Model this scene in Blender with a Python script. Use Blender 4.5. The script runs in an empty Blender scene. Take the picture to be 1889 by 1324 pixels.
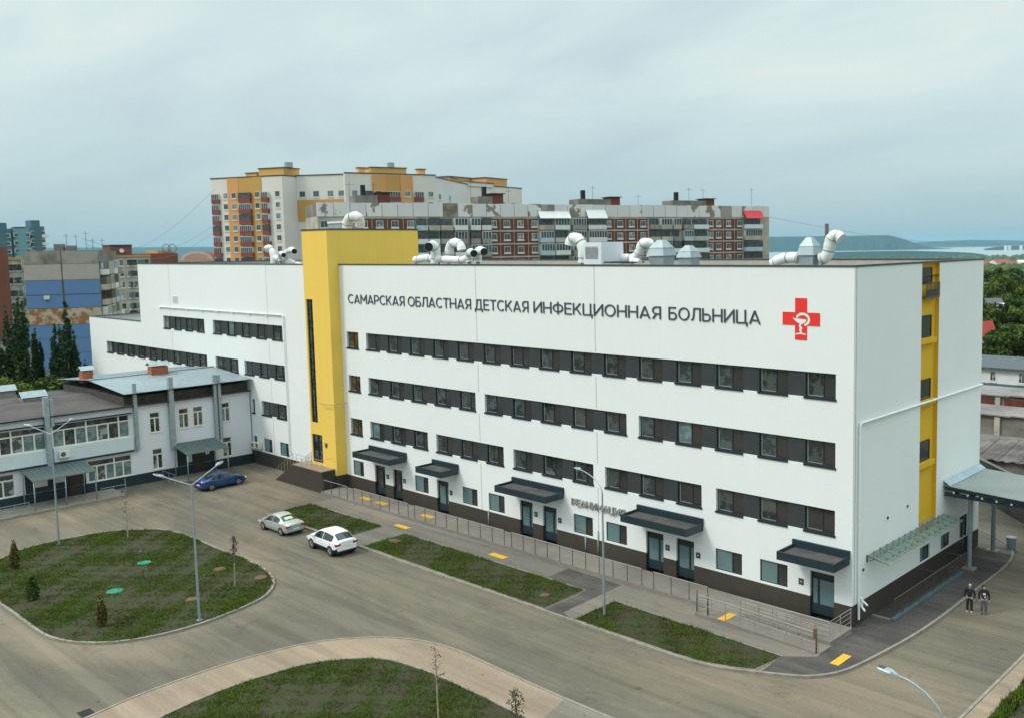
import bpy, bmesh, math, random
import numpy as np
from mathutils import Vector, Matrix
random.seed(7)
rng = np.random.default_rng(11)
C = bpy.context.scene.collection
SC = bpy.context.scene

# ------------------------------------------------------------------ camera, world, sun, exposure
CAM = np.array([25.050, -48.162, 22.4]); YAW, PITCH, ROLL = 0.717535, 0.0955368, -0.0149777
FPX, U0, V0 = 1736.94, 1156.32, 619.45
fw = np.array([-math.sin(YAW)*math.cos(PITCH), math.cos(YAW)*math.cos(PITCH), -math.sin(PITCH)])
r_ = np.array([math.cos(YAW), math.sin(YAW), 0.0]); u_ = np.cross(r_, fw)
cr, sr = math.cos(ROLL), math.sin(ROLL)
RT = cr*r_+sr*u_; UP = -sr*r_+cr*u_
cd = bpy.data.cameras.new('camera'); co = bpy.data.objects.new('camera', cd); C.objects.link(co)
co.matrix_world = Matrix(((RT[0], UP[0], -fw[0], CAM[0]), (RT[1], UP[1], -fw[1], CAM[1]), (RT[2], UP[2], -fw[2], CAM[2]), (0, 0, 0, 1)))
cd.sensor_width = 36; cd.lens = FPX/1889*36
cd.shift_x = (944.5-U0)/1889; cd.shift_y = -(662-V0)/1889
cd.clip_start = 0.5; cd.clip_end = 60000
SC.camera = co

SUN_AZ = math.radians(212)      # compass direction the light comes from (0 = +Y, clockwise)
SUN_EL = math.radians(46); ZEN = 2.6
world = bpy.data.worlds.new('World'); SC.world = world; world.use_nodes = True
nt = world.node_tree; nt.nodes.clear()
def N(t, typ, **kw):
    n = t.nodes.new(typ)
    for k, v in kw.items():
        if k.startswith('i_'):
            key = k[2:]
            n.inputs[int(key) if key.isdigit() else key].default_value = v
        else: setattr(n, k, v)
    return n
out = N(nt, 'ShaderNodeOutputWorld'); bg = N(nt, 'ShaderNodeBackground'); bg.inputs['Strength'].default_value = 0.12
sky = N(nt, 'ShaderNodeTexSky', sky_type='NISHITA', sun_disc=False, sun_elevation=SUN_EL, sun_rotation=SUN_AZ, altitude=100, air_density=1.0, dust_density=2.0, ozone_density=1.0)
tc = N(nt, 'ShaderNodeTexCoord'); sep = N(nt, 'ShaderNodeSeparateXYZ'); nt.links.new(tc.outputs['Generated'], sep.inputs[0])
# cloud sheet: stretch the lookup towards the horizon so that clouds lie flat
add = N(nt, 'ShaderNodeMath', operation='ADD', i_1=0.22); nt.links.new(sep.outputs['Z'], add.inputs[0])
dv = N(nt, 'ShaderNodeVectorMath', operation='DIVIDE'); nt.links.new(tc.outputs['Generated'], dv.inputs[0]); nt.links.new(add.outputs[0], dv.inputs[1])
mp = N(nt, 'ShaderNodeMapping'); mp.inputs['Location'].default_value = (3.1, 1.7, 0); mp.inputs['Rotation'].default_value = (0, 0, 0.6); mp.inputs['Scale'].default_value = (0.9, 1.7, 1)
nt.links.new(dv.outputs[0], mp.inputs[0])
no = N(nt, 'ShaderNodeTexNoise', i_Scale=1.15, i_Detail=7.0, i_Roughness=0.52, i_Distortion=0.35); nt.links.new(mp.outputs[0], no.inputs['Vector'])
ra = N(nt, 'ShaderNodeValToRGB'); nt.links.new(no.outputs['Fac'], ra.inputs[0])
ra.color_ramp.elements[0].position = 0.30; ra.color_ramp.elements[0].color = (3.95, 5.15, 5.65, 1)
ra.color_ramp.elements[1].position = 0.62; ra.color_ramp.elements[1].color = (5.1, 6.4, 6.35, 1)
mid = ra.color_ramp.elements.new(0.48); mid.color = (4.5, 5.95, 6.05, 1)
# thinner, bluer cloud low over the horizon
hz = N(nt, 'ShaderNodeMapRange', i_1=0.0, i_2=0.17, i_3=1.0, i_4=0.0); nt.links.new(sep.outputs['Z'], hz.inputs[0])
mixh = N(nt, 'ShaderNodeMix', data_type='RGBA'); nt.links.new(hz.outputs[0], mixh.inputs[0]); nt.links.new(ra.outputs[0], mixh.inputs[6]); mixh.inputs[7].default_value = (2.5, 4.15, 4.85, 1)
mx = N(nt, 'ShaderNodeMix', data_type='RGBA'); mx.inputs[0].default_value = 0.88
nt.links.new(sky.outputs[0], mx.inputs[6]); nt.links.new(mixh.outputs[2], mx.inputs[7])
# an overcast dome is brightest overhead
zg = N(nt, 'ShaderNodeMapRange', i_1=0.30, i_2=0.85, i_3=1.0, i_4=ZEN); zg.interpolation_type = 'SMOOTHSTEP'; nt.links.new(sep.outputs['Z'], zg.inputs[0])
zm = N(nt, 'ShaderNodeVectorMath', operation='MULTIPLY'); nt.links.new(mx.outputs[2], zm.inputs[0])
zc = N(nt, 'ShaderNodeMix', data_type='RGBA'); zc.inputs[6].default_value = (1, 1, 1, 1); zc.inputs[7].default_value = (1.10, 1.0, .97, 1); nt.links.new(zg.outputs[0], zc.inputs[0])
zm2 = N(nt, 'ShaderNodeVectorMath', operation='MULTIPLY'); nt.links.new(zg.outputs[0], zm2.inputs[0]); nt.links.new(zc.outputs[2], zm2.inputs[1]); nt.links.new(zm2.outputs[0], zm.inputs[1])
nt.links.new(zm.outputs[0], bg.inputs[0]); nt.links.new(bg.outputs[0], out.inputs[0])
sd = bpy.data.lights.new('sun', 'SUN'); sd.energy = 1.5; sd.angle = math.radians(14); sd.color = (1.0, 0.95, 0.87)
so = bpy.data.objects.new('sun', sd); C.objects.link(so)
sdir = Vector((math.sin(SUN_AZ)*math.cos(SUN_EL), math.cos(SUN_AZ)*math.cos(SUN_EL), math.sin(SUN_EL)))
so.rotation_euler = (-sdir).to_track_quat('-Z', 'Y').to_euler(); so.location = (0, -40, 60)
SC.view_settings.view_transform = 'Standard'; SC.view_settings.look = 'None'; SC.view_settings.gamma = 1; SC.view_settings.exposure = 0.2
SC.view_settings.use_curve_mapping = False

# ------------------------------------------------------------------ survey helpers (photo pixel + a known plane -> point of the place)
def ray(x, y): return fw + RT*(x-U0)/FPX - UP*(y-V0)/FPX
def at_z(x, y, z):
    d = ray(x, y); t = (z-CAM[2])/d[2]; p = CAM+t*d; return (float(p[0]), float(p[1]), z)
def at_y(x, y, Y):
    d = ray(x, y); t = (Y-CAM[1])/d[1]; p = CAM+t*d; return (float(p[0]), Y, float(p[2]))
def at_d(x, y, D):
    p = CAM+D*ray(x, y); return (float(p[0]), float(p[1]), float(p[2]))

# ------------------------------------------------------------------ materials
MATS = {}
def mat(name, col, rough=0.7, metal=0.0, var=0.12, scale=1.2, bump=0.0, bscale=20.0, col2=None, spec=0.4, island=0.0, coat=0.0, thr=None, detail=5):
    if name in MATS: return MATS[name]
    m = bpy.data.materials.new(name); m.use_nodes = True; t = m.node_tree; b = t.nodes['Principled BSDF']
    b.inputs['Roughness'].default_value = rough; b.inputs['Metallic'].default_value = metal; b.inputs['Specular IOR Level'].default_value = spec
    if coat: b.inputs['Coat Weight'].default_value = coat; b.inputs['Coat Roughness'].default_value = 0.04
    g = N(t, 'ShaderNodeNewGeometry')
    src = None
    if var or col2:
        n1 = N(t, 'ShaderNodeTexNoise', i_Scale=scale, i_Detail=float(detail), i_Roughness=0.6); t.links.new(g.outputs['Position'], n1.inputs['Vector'])
        r = N(t, 'ShaderNodeValToRGB'); t.links.new(n1.outputs['Fac'], r.inputs[0])
        c2 = col2 or tuple(c*(1-var*1.6) for c in col)
        lo, hi = thr if thr else (0.34, 0.66)
        r.color_ramp.elements[0].position = lo; r.color_ramp.elements[0].color = (*c2, 1)
        r.color_ramp.elements[1].position = hi; r.color_ramp.elements[1].color = (*col, 1)
        src = r.outputs[0]
    if island:
        mul = N(t, 'ShaderNodeMapRange', i_3=1-island, i_4=1+island); t.links.new(g.outputs['Random Per Island'], mul.inputs[0])
        vm = N(t, 'ShaderNodeVectorMath', operation='MULTIPLY')
        if src: t.links.new(src, vm.inputs[0])
        else: vm.inputs[0].default_value = col
        t.links.new(mul.outputs[0], vm.inputs[1]); src = vm.outputs[0]
    if src: t.links.new(src, b.inputs['Base Color'])
    else: b.inputs['Base Color'].default_value = (*col, 1)
    if bump:
        n2 = N(t, 'ShaderNodeTexNoise', i_Scale=bscale, i_Detail=3.0); t.links.new(g.outputs['Position'], n2.inputs['Vector'])
        bp = N(t, 'ShaderNodeBump', i_Strength=bump, i_Distance=0.02); t.links.new(n2.outputs['Fac'], bp.inputs['Height']); t.links.new(bp.outputs[0], b.inputs['Normal'])
    MATS[name] = m; return m

M = {}
M['white'] = mat('white_render', (0.78, 0.80, 0.785), 0.8, var=0.02, scale=0.12, bump=0.06, bscale=30)
def streaks(m, amt):
    t = m.node_tree; b = t.nodes['Principled BSDF']; src = b.inputs['Base Color'].links[0].from_socket; g = N(t, 'ShaderNodeNewGeometry')
    mp = N(t, 'ShaderNodeMapping'); mp.inputs['Scale'].default_value = (1.6, 1.6, .07); t.links.new(g.outputs['Position'], mp.inputs[0]); n = N(t, 'ShaderNodeTexNoise', i_Scale=1.0, i_Detail=5.0, i_Roughness=.65); t.links.new(mp.outputs[0], n.inputs['Vector'])
    mr = N(t, 'ShaderNodeMapRange', i_1=.35, i_2=.7, i_3=1.0, i_4=1-amt); t.links.new(n.outputs['Fac'], mr.inputs[0]); vm = N(t, 'ShaderNodeVectorMath', operation='MULTIPLY'); t.links.new(src, vm.inputs[0]); t.links.new(mr.outputs[0], vm.inputs[1]); t.links.new(vm.outputs[0], b.inputs['Base Color'])
streaks(M['white'], .015)
M['white2'] = mat('pale_grey_render', (0.70, 0.72, 0.76), 0.8, var=0.03, scale=0.3)
M['yellow'] = mat('yellow_render', (0.86, 0.57, 0.10), 0.75, var=0.02, scale=0.2); streaks(M['yellow'], .05)
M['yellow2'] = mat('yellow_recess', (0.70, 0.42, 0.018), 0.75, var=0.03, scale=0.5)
M['slate'] = mat('slate_panel', (0.046, 0.051, 0.053), 0.55, var=0.08, scale=0.8, spec=.25)
M['sill'] = mat('sill_dark', (0.028, 0.034, 0.038), 0.8, var=0, spec=.1)
M['frame'] = mat('dark_frame', (0.028, 0.038, 0.044), 0.4, var=0.0)
M['brownbase'] = mat('brown_porcelain_base', (0.058, 0.047, 0.038), 0.6, var=0.12, scale=0.5)
M['tealdark'] = mat('dark_teal_sheet', (0.018, 0.036, 0.045), 0.4, var=0.06, scale=0.6)
M['canopytop'] = mat('canopy_felt', (0.105, 0.095, 0.088), 0.9, var=0.3, scale=1.2, col2=(0.06, 0.056, 0.055))
M['cap'] = mat('parapet_metal', (0.075, 0.082, 0.09), 0.45, metal=0.3, var=0.15, scale=0.7)
M['beige'] = mat('parapet_inside', (0.42, 0.40, 0.33), 0.85, var=0.1)
M['roofmem'] = mat('roof_membrane', (0.20, 0.21, 0.20), 0.9, var=0.2, scale=0.3)
M['concrete'] = mat('concrete_paving', (0.235, 0.205, 0.175), 0.9, var=0.14, scale=0.5, bump=0.1)
M['kerb'] = mat('kerb_stone', (0.29, 0.26, 0.215), 0.9, var=0.2, scale=1.8, bump=0.1)
M['stone'] = mat('landing_tile', (0.33, 0.25, 0.18), 0.8, var=0.1)
M['galv'] = mat('galvanised', (0.36, 0.43, 0.45), 0.5, metal=0.35, var=0.12, scale=2.0)
M['lamp'] = mat('lamp_grey_paint', (0.30, 0.36, 0.39), 0.45, metal=0.3, var=0.08)
M['rail'] = mat('rail_grey', (0.42, 0.39, 0.355), 0.4, metal=0.4, var=0.1)
M['postdark'] = mat('post_dark', (0.12, 0.11, 0.10), 0.5, metal=0.3, var=0.1)
M['teal'] = mat('teal_grey_sheet', (0.10, 0.135, 0.135), 0.5, var=0.08, scale=0.6)
M['duct'] = mat('duct_wrap', (0.80, 0.81, 0.78), 0.55, var=0.10, scale=2.6, bump=0.5, bscale=3.0)
M['black'] = mat('black', (0.012, 0.012, 0.014), 0.6, var=0.0)
M['pvc'] = mat('white_plastic_frame', (0.74, 0.72, 0.62), 0.5, var=0.05)
M['paint_y'] = mat('yellow_tactile', (0.75, 0.44, 0.035), 0.8, var=0.12, scale=4, col2=(0.62, 0.33, 0.03))
M['letter'] = mat('letter_grey', (0.055, 0.07, 0.085), 0.5, var=0.0)
M['red'] = mat('cross_red', (0.78, 0.035, 0.025), 0.5, var=0.0)
M['steel'] = mat('letter_steel', (0.46, 0.45, 0.42), 0.5, metal=0.2, var=0.3, scale=4)
M['brick'] = mat('brick_orange', (0.46, 0.14, 0.075), 0.85, var=0.25, scale=3)
M['zincroof'] = mat('zinc_roof', (0.36, 0.43, 0.455), 0.42, metal=0.3, var=0.08, scale=0.35)
M['palemetal'] = mat('pale_metal_roof', (0.47, 0.50, 0.475), 0.6, metal=0.0, var=0.06, scale=0.4)
M['felt'] = mat('old_roof_felt', (0.095, 0.08, 0.075), 0.9, var=0.2, scale=0.35, col2=(0.06, 0.054, 0.055))
M['joint'] = mat('joint_grey', (0.42, 0.44, 0.44), 0.8, var=0.2, scale=3)
M['greenlid'] = mat('green_lid', (0.02, 0.27, 0.14), 0.5, var=0.12)
M['rustlid'] = mat('rust_lid', (0.17, 0.10, 0.06), 0.9, var=0.25, scale=5)
# glazing
def glass(name, col, rough=0.04, clutter=None):
    m = mat(name, col, rough, var=0.0 if clutter is None else 0.3, scale=1.6, col2=clutter, spec=0.8, thr=(0.48, 0.56) if clutter else None, detail=2); return m
G_CURT = glass('glass_curtained', (0.17, 0.25, 0.25), 0.06, (0.10, 0.16, 0.165))
G_DIM = glass('glass_dim', (0.07, 0.095, 0.095), 0.05, (0.03, 0.04, 0.042))
G_TEAL = glass('glass_teal_film', (0.12, 0.20, 0.205), 0.06)
G_DARK = glass('glass_dark', (0.020, 0.026, 0.028), 0.03, (0.065, 0.075, 0.07))
G_BROWN = glass('glass_brown', (0.036, 0.034, 0.034), 0.12)
G_TOWER_REFL = glass('glass_tower_reflection', (0.10, 0.06, 0.02), 0.05, (0.02, 0.022, 0.025))  # reflection of the yellow tower, put into the pane colour
G_LACE = glass('glass_lace', (0.30, 0.33, 0.32), 0.1, (0.06, 0.075, 0.08))
GL = [G_DARK, G_DARK, G_DIM, G_DARK, G_CURT, G_BROWN, G_DIM, G_DARK]

# ------------------------------------------------------------------ mesh builder
class MB:
    def __init__(s, T=None): s.v = []; s.f = []; s.m = []; s.T = T; s.mi = 0; s.sm = []
    def pt(s, p): s.v.append(tuple(s.T(*p)) if s.T else tuple(p)); return len(s.v)-1
    def face(s, pts, mi=None, sm=False):
        idx = [s.pt(p) for p in pts]; s.f.append(idx); s.m.append(s.mi if mi is None else mi); s.sm.append(sm)
    def box(s, a0, a1, b0, b1, c0, c1, mi=None):
        k = [s.pt(p) for p in ((a0,b0,c0),(a1,b0,c0),(a1,b1,c0),(a0,b1,c0),(a0,b0,c1),(a1,b0,c1),(a1,b1,c1),(a0,b1,c1))]
        for q in ((0,3,2,1),(4,5,6,7),(0,1,5,4),(1,2,6,5),(2,3,7,6),(3,0,4,7)):
            s.f.append([k[i] for i in q]); s.m.append(s.mi if mi is None else mi); s.sm.append(False)
        return s
    def prism(s, poly, z0, z1, mi=None, mtop=None):
        n = len(poly); a = [s.pt((x, y, z0)) for x, y in poly]; b = [s.pt((x, y, z1)) for x, y in poly]
        mm = s.mi if mi is None else mi
        s.f.append(a[::-1]); s.f.append(b); s.m += [mm, mm if mtop is None else mtop]; s.sm += [False]*2
        for i in range(n):
            j = (i+1) % n; s.f.append([a[i], a[j], b[j], b[i]]); s.m.append(mm); s.sm.append(False)
        return s
    def tube(s, path, r, seg=10, mi=None, cap=True, squash=1.0):
        P = [np.array(s.T(*p) if s.T else p, float) for p in path]
        n = len(P); R = r if hasattr(r, '__len__') else [r]*n; mm = s.mi if mi is None else mi
        ref = None; rings = []
        for i in range(n):
            t = P[min(i+1, n-1)]-P[max(i-1, 0)]; t = t/(np.linalg.norm(t)+1e-12)
            if ref is None:
                ref = np.array([0, 0, 1.0]) if abs(t[2]) < 0.9 else np.array([1.0, 0, 0])
            a = ref-t*np.dot(ref, t); a /= np.linalg.norm(a)+1e-12; b = np.cross(t, a); ref = a
            ring = []
            for k in range(seg):
                th = 2*math.pi*k/seg; q = P[i]+R[i]*(math.cos(th)*a+math.sin(th)*b*squash); s.v.append(tuple(q)); ring.append(len(s.v)-1)
            rings.append(ring)
        for i in range(n-1):
            for k in range(seg):
                k2 = (k+1) % seg; s.f.append([rings[i][k], rings[i][k2], rings[i+1][k2], rings[i+1][k]]); s.m.append(mm); s.sm.append(seg > 6)
        if cap:
            s.f.append(rings[0][::-1]); s.f.append(rings[-1]); s.m += [mm, mm]; s.sm += [False]*2
        return s
    def cyl(s, c, r, z0, z1, seg=16, mi=None, r1=None):
        return s.tube([(c[0], c[1], z0), (c[0], c[1], z1)], [r, r if r1 is None else r1], seg, mi)
    def build(s, name, mats, parent=None, local=False, loc=None, recalc=True):
        if not isinstance(mats, (list, tuple)): mats = [mats]
        V = np.array(s.v, float)
        off = np.zeros(3)
        if parent is not None:
            if not local: off = WL(parent)
        elif loc is not None: off = np.array(loc, float)
        elif not local:
            mn, mxx = V.min(0), V.max(0); off = np.array([(mn[0]+mxx[0])/2, (mn[1]+mxx[1])/2, mn[2]])
        me = bpy.data.meshes.new(name); me.from_pydata((V-off).tolist(), [], s.f)
        for mm in mats: me.materials.append(mm)
        me.polygons.foreach_set('material_index', s.m); me.polygons.foreach_set('use_smooth', s.sm)
        if recalc:
            bm = bmesh.new(); bm.from_mesh(me); bmesh.ops.recalc_face_normals(bm, faces=bm.faces)
            if any(s.sm):
                for e in bm.edges:
                    if len(e.link_faces) == 2 and e.calc_face_angle(0) > 0.7: e.smooth = False
            bm.to_mesh(me); bm.free()
        me.update()
        o = bpy.data.objects.new(name, me); C.objects.link(o)
        if parent is not None: o.parent = parent
        else: o.location = off
        return o
def WL(o):
    p = np.zeros(3)
    while o is not None: p = p+np.array(o.location); o = o.parent
    return p
def tag(o, label=None, cat=None, group=None, kind=None):
    if label: o['label'] = label
    if cat: o['category'] = cat
    if group: o['group'] = group
    if kind: o['kind'] = kind
    return o
def thing(name, label, cat, loc=(0, 0, 0), rz=0, group=None):
    o = bpy.data.objects.new(name, None); C.objects.link(o); o.location = loc; o.rotation_euler = (0, 0, rz); o.empty_display_size = 0.3
    return tag(o, label, cat, group)
def struct(o, label): return tag(o, label, None, None, 'structure')
KIDS = {}
def copy_tree(o, parent=None, loc=None, rz=None, label=None, group=None):
    c = o.copy(); C.objects.link(c); c.parent = parent
    if loc is not None: c.location = loc
    if rz is not None: c.rotation_euler = (0, 0, rz)
    if label: c['label'] = label
    if group: c['group'] = group
    for ch in [q for q in bpy.data.objects if q.parent == o and q != c]: copy_tree(ch, c)
    return c
def FR(p0, p1):
    """frame on the line p0->p1 seen from the camera: u along, d outwards (towards the viewer), z up"""
    p0 = np.array(p0[:2], float); p1 = np.array(p1[:2], float); e = p1-p0; L = np.linalg.norm(e); e /= L
    n = np.array([e[1], -e[0]])
    if np.dot(n, CAM[:2]-p0) < 0: n = -n
    T = lambda u, d, z: (p0[0]+e[0]*u+n[0]*d, p0[1]+e[1]*u+n[1]*d, z)
    T.L = L; return T
def holes_wall(mb, u0, u1, z0, z1, holes, mi=0, d=0.0, mr=None, rev=True):
    us = sorted({u0, u1}|{h[0] for h in holes}|{h[1] for h in holes}); zs = sorted({z0, z1}|{h[2] for h in holes}|{h[3] for h in holes})
    us = [u for u in us if u0 <= u <= u1]; zs = [z for z in zs if z0 <= z <= z1]
    if u0 > u1: us = []
    for j in range(len(zs)-1):
        run = None
        for i in range(len(us)-1):
            cu, cz = (us[i]+us[i+1])/2, (zs[j]+zs[j+1])/2
            if any(h[0] < cu < h[1] and h[2] < cz < h[3] for h in holes):
                if run is not None: mb.face([(run, d, zs[j]), (us[i], d, zs[j]), (us[i], d, zs[j+1]), (run, d, zs[j+1])], mi); run = None
            elif run is None: run = us[i]
        if run is not None: mb.face([(run, d, zs[j]), (us[-1], d, zs[j]), (us[-1], d, zs[j+1]), (run, d, zs[j+1])], mi)
    for h in (holes if rev else []):
        a, b, c, e, dep = h
        for q in (((a, d, c), (a, d-dep, c), (a, d-dep, e), (a, d, e)), ((b, d, c), (b, d-dep, c), (b, d-dep, e), (b, d, e)), ((a, d, c), (b, d, c), (b, d-dep, c), (a, d-dep, c)), ((a, d, e), (b, d, e), (b, d-dep, e), (a, d-dep, e))):
            mb.face(q, mi if mr is None else mr)
HAZE = 0.000036
# ================================================================== SETTING
def terr(r): # the town lies flat, then the land falls to the river valley
    if r < 420: return 0.0
    t = min(1, (r-420)/2400); return -80*(t*t*(3-2*t))
def inpoly(px, py, poly):
    c = np.zeros(len(px), bool); n = len(poly)
    for i in range(n):
        x0, y0 = poly[i]; x1, y1 = poly[(i+1) % n]
        if y0 == y1: continue
        c ^= ((y0 > py) != (y1 > py)) & (px < (x1-x0)*(py-y0)/(y1-y0)+x0)
    return c
g = MB(); rr = [0]+[30*1.16**i for i in range(46)]; NA = 96
rr = [r for r in rr if r < 30000]
def gp_(r, k):
    a = 2*math.pi*k/NA; rx = 1.0
    x, y = CAM[0]+r*math.cos(a), CAM[1]+r*math.sin(a)
    return (x, y, -0.06+terr(r))
ids = [[g.pt(gp_(r, k)) for k in range(NA)] for r in rr[1:]]
c0 = g.pt((CAM[0], CAM[1], -0.06))
for k in range(NA): g.f.append([c0, ids[0][k], ids[0][(k+1) % NA]]); g.m.append(0); g.sm.append(False)
for i in range(len(ids)-1):
    for k in range(NA):
        k2 = (k+1) % NA; g.f.append([ids[i][k], ids[i][k2], ids[i+1][k2], ids[i+1][k]]); g.m.append(0); g.sm.append(False)
m_ground = mat('ground_earth', (0.075, 0.085, 0.035), 0.95, scale=0.02, col2=(0.045, 0.062, 0.025), detail=8)
struct(g.build('ground', m_ground, loc=(0, 0, 0)), 'flat dusty earth and greenery around and beyond the town blocks')

# ---- asphalt of the yard
def asphalt(name, base, dust, dark, s1=0.09):
    m = bpy.data.materials.new(name); m.use_nodes = True; t = m.node_tree; b = t.nodes['Principled BSDF']; b.inputs['Roughness'].default_value = 0.92; b.inputs['Specular IOR Level'].default_value = 0.25
    g = N(t, 'ShaderNodeNewGeometry')
    mp = N(t, 'ShaderNodeMapping'); mp.inputs['Scale'].default_value = (0.45, 1.0, 1.0); mp.inputs['Rotation'].default_value = (0, 0, 0.12); t.links.new(g.outputs['Position'], mp.inputs[0])
    n1 = N(t, 'ShaderNodeTexNoise', i_Scale=s1, i_Detail=5.0, i_Roughness=0.6, i_Distortion=0.6); t.links.new(mp.outputs[0], n1.inputs['Vector'])
    r1 = N(t, 'ShaderNodeValToRGB'); t.links.new(n1.outputs['Fac'], r1.inputs[0]); r1.color_ramp.elements[0].position = 0.40; r1.color_ramp.elements[0].color = (*base, 1); r1.color_ramp.elements[1].position = 0.62; r1.color_ramp.elements[1].color = (*dust, 1)
    n2 = N(t, 'ShaderNodeTexNoise', i_Scale=0.35, i_Detail=9.0, i_Roughness=0.7, i_Distortion=1.2); t.links.new(mp.outputs[0], n2.inputs['Vector'])
    r2 = N(t, 'ShaderNodeValToRGB'); t.links.new(n2.outputs['Fac'], r2.inputs[0]); r2.color_ramp.elements[0].position = 0.54; r2.color_ramp.elements[0].color = (0, 0, 0, 1); r2.color_ramp.elements[1].position = 0.78; r2.color_ramp.elements[1].color = (0.75, 0.75, 0.75, 1)
    mx = N(t, 'ShaderNodeMix', data_type='RGBA'); t.links.new(r2.outputs[0], mx.inputs[0]); t.links.new(r1.outputs[0], mx.inputs[6]); mx.inputs[7].default_value = (*dark, 1)
    n3 = N(t, 'ShaderNodeTexNoise', i_Scale=9.0, i_Detail=4.0, i_Roughness=0.8); t.links.new(g.outputs['Position'], n3.inputs['Vector'])
    mr = N(t, 'ShaderNodeMapRange', i_1=0.3, i_2=0.7, i_3=0.86, i_4=1.12); t.links.new(n3.outputs['Fac'], mr.inputs[0])
    vm = N(t, 'ShaderNodeVectorMath', operation='MULTIPLY'); t.links.new(mx.outputs[2], vm.inputs[0]); t.links.new(mr.outputs[0], vm.inputs[1])
    # long tyre streaks that run with the drive
    mp2 = N(t, 'ShaderNodeMapping'); mp2.inputs['Scale'].default_value = (0.035, 0.9, 1.0); mp2.inputs['Rotation'].default_value = (0, 0, 0.03); t.links.new(g.outputs['Position'], mp2.inputs[0])
    n4 = N(t, 'ShaderNodeTexNoise', i_Scale=1.0, i_Detail=3.0, i_Distortion=0.8); t.links.new(mp2.outputs[0], n4.inputs['Vector'])
    mr2 = N(t, 'ShaderNodeMapRange', i_1=0.35, i_2=0.65, i_3=0.84, i_4=1.13); t.links.new(n4.outputs['Fac'], mr2.inputs[0])
    vm2 = N(t, 'ShaderNodeVectorMath', operation='MULTIPLY'); t.links.new(vm.outputs[0], vm2.inputs[0]); t.links.new(mr2.outputs[0], vm2.inputs[1])
    vo = N(t, 'ShaderNodeTexVoronoi', feature='DISTANCE_TO_EDGE', i_Scale=.11); wn = N(t, 'ShaderNodeTexNoise', i_Scale=.8, i_Detail=4.0); t.links.new(g.outputs['Position'], wn.inputs['Vector'])
    wa = N(t, 'ShaderNodeVectorMath', operation='MULTIPLY_ADD'); wa.inputs[1].default_value = (2.2, 2.2, 0); t.links.new(wn.outputs['Color'], wa.inputs[0]); t.links.new(g.outputs['Position'], wa.inputs[2]); t.links.new(wa.outputs[0], vo.inputs['Vector'])
    ck = N(t, 'ShaderNodeMapRange', i_1=.0, i_2=.004, i_3=.88, i_4=1.0); t.links.new(vo.outputs['Distance'], ck.inputs[0])
    sp = N(t, 'ShaderNodeTexNoise', i_Scale=1.1, i_Detail=2.0); t.links.new(g.outputs['Position'], sp.inputs['Vector']); sq = N(t, 'ShaderNodeMapRange', i_1=.70, i_2=.76, i_3=1.0, i_4=.62); t.links.new(sp.outputs['Fac'], sq.inputs[0])
    sw_ = N(t, 'ShaderNodeMapRange', i_1=.24, i_2=.30, i_3=1.22, i_4=1.0); t.links.new(sp.outputs['Fac'], sw_.inputs[0])
    mm1 = N(t, 'ShaderNodeMath', operation='MULTIPLY'); t.links.new(ck.outputs[0], mm1.inputs[0]); t.links.new(sq.outputs[0], mm1.inputs[1]); mm2 = N(t, 'ShaderNodeMath', operation='MULTIPLY'); t.links.new(mm1.outputs[0], mm2.inputs[0]); t.links.new(sw_.outputs[0], mm2.inputs[1])
    vm3 = N(t, 'ShaderNodeVectorMath', operation='MULTIPLY'); t.links.new(vm2.outputs[0], vm3.inputs[0]); t.links.new(mm2.outputs[0], vm3.inputs[1])
    t.links.new(vm3.outputs[0], b.inputs['Base Color'])
    bp = N(t, 'ShaderNodeBump', i_Strength=0.25, i_Distance=0.01); t.links.new(n3.outputs['Fac'], bp.inputs['Height']); t.links.new(bp.outputs[0], b.inputs['Normal'])
    return m
m_asph = asphalt('yard_asphalt', (0.125, 0.112, 0.086), (0.200, 0.163, 0.117), (0.078, 0.068, 0.054))
m_tan = asphalt('sandy_path', (0.30, 0.225, 0.16), (0.25, 0.19, 0.14), (0.17, 0.14, 0.11), 0.2)
m_walk = asphalt('walk_paving', (0.160, 0.146, 0.125), (0.225, 0.190, 0.150), (0.125, 0.113, 0.097), 0.12)
m_dark = asphalt('fresh_asphalt', (0.068, 0.060, 0.055), (0.105, 0.094, 0.084), (0.048, 0.044, 0.043), 0.4)
b = MB(); b.face([(-110, -75, 0), (60, -75, 0), (60, 62, 0), (-110, 62, 0)])
struct(b.build('road', m_asph, loc=(0, 0, 0)), 'dusty grey brown asphalt drive around the hospital')

m_soil = mat('soil', (0.042, 0.033, 0.018), 0.95, scale=.9, col2=(0.032, 0.040, 0.011), thr=(0.42, 0.58), detail=8, bump=0.4, bscale=6)
def strip(mb, path, w, z0, z1, closed=False, mi=0):
    P = [np.array(p[:2], float) for p in path]; n = len(P); L = []; R = []
    for i in range(n):
        a = P[(i-1) % n] if (closed or i > 0) else P[i]; c = P[(i+1) % n] if (closed or i < n-1) else P[i]
        t = c-a; t /= np.linalg.norm(t)+1e-9; nn = np.array([-t[1], t[0]])
        L.append(P[i]+nn*w/2); R.append(P[i]-nn*w/2)
    m = n if closed else n-1
    for i in range(m):
        j = (i+1) % n
        q = [(L[i], z0), (R[i], z0), (R[j], z0), (L[j], z0)]
        b0 = [(*p, z0) for p, _ in q]; b1 = [(*p, z1) for p, _ in q]
        mb.face(b1, mi); mb.face([b0[1], b0[2], b1[2], b1[1]], mi); mb.face([b0[3], b0[0], b1[0], b1[3]], mi)
        if not closed and i == 0: mb.face([b0[0], b0[1], b1[1], b1[0]], mi)
        if not closed and i == m-1: mb.face([b0[2], b0[3], b1[3], b1[2]], mi)
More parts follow.
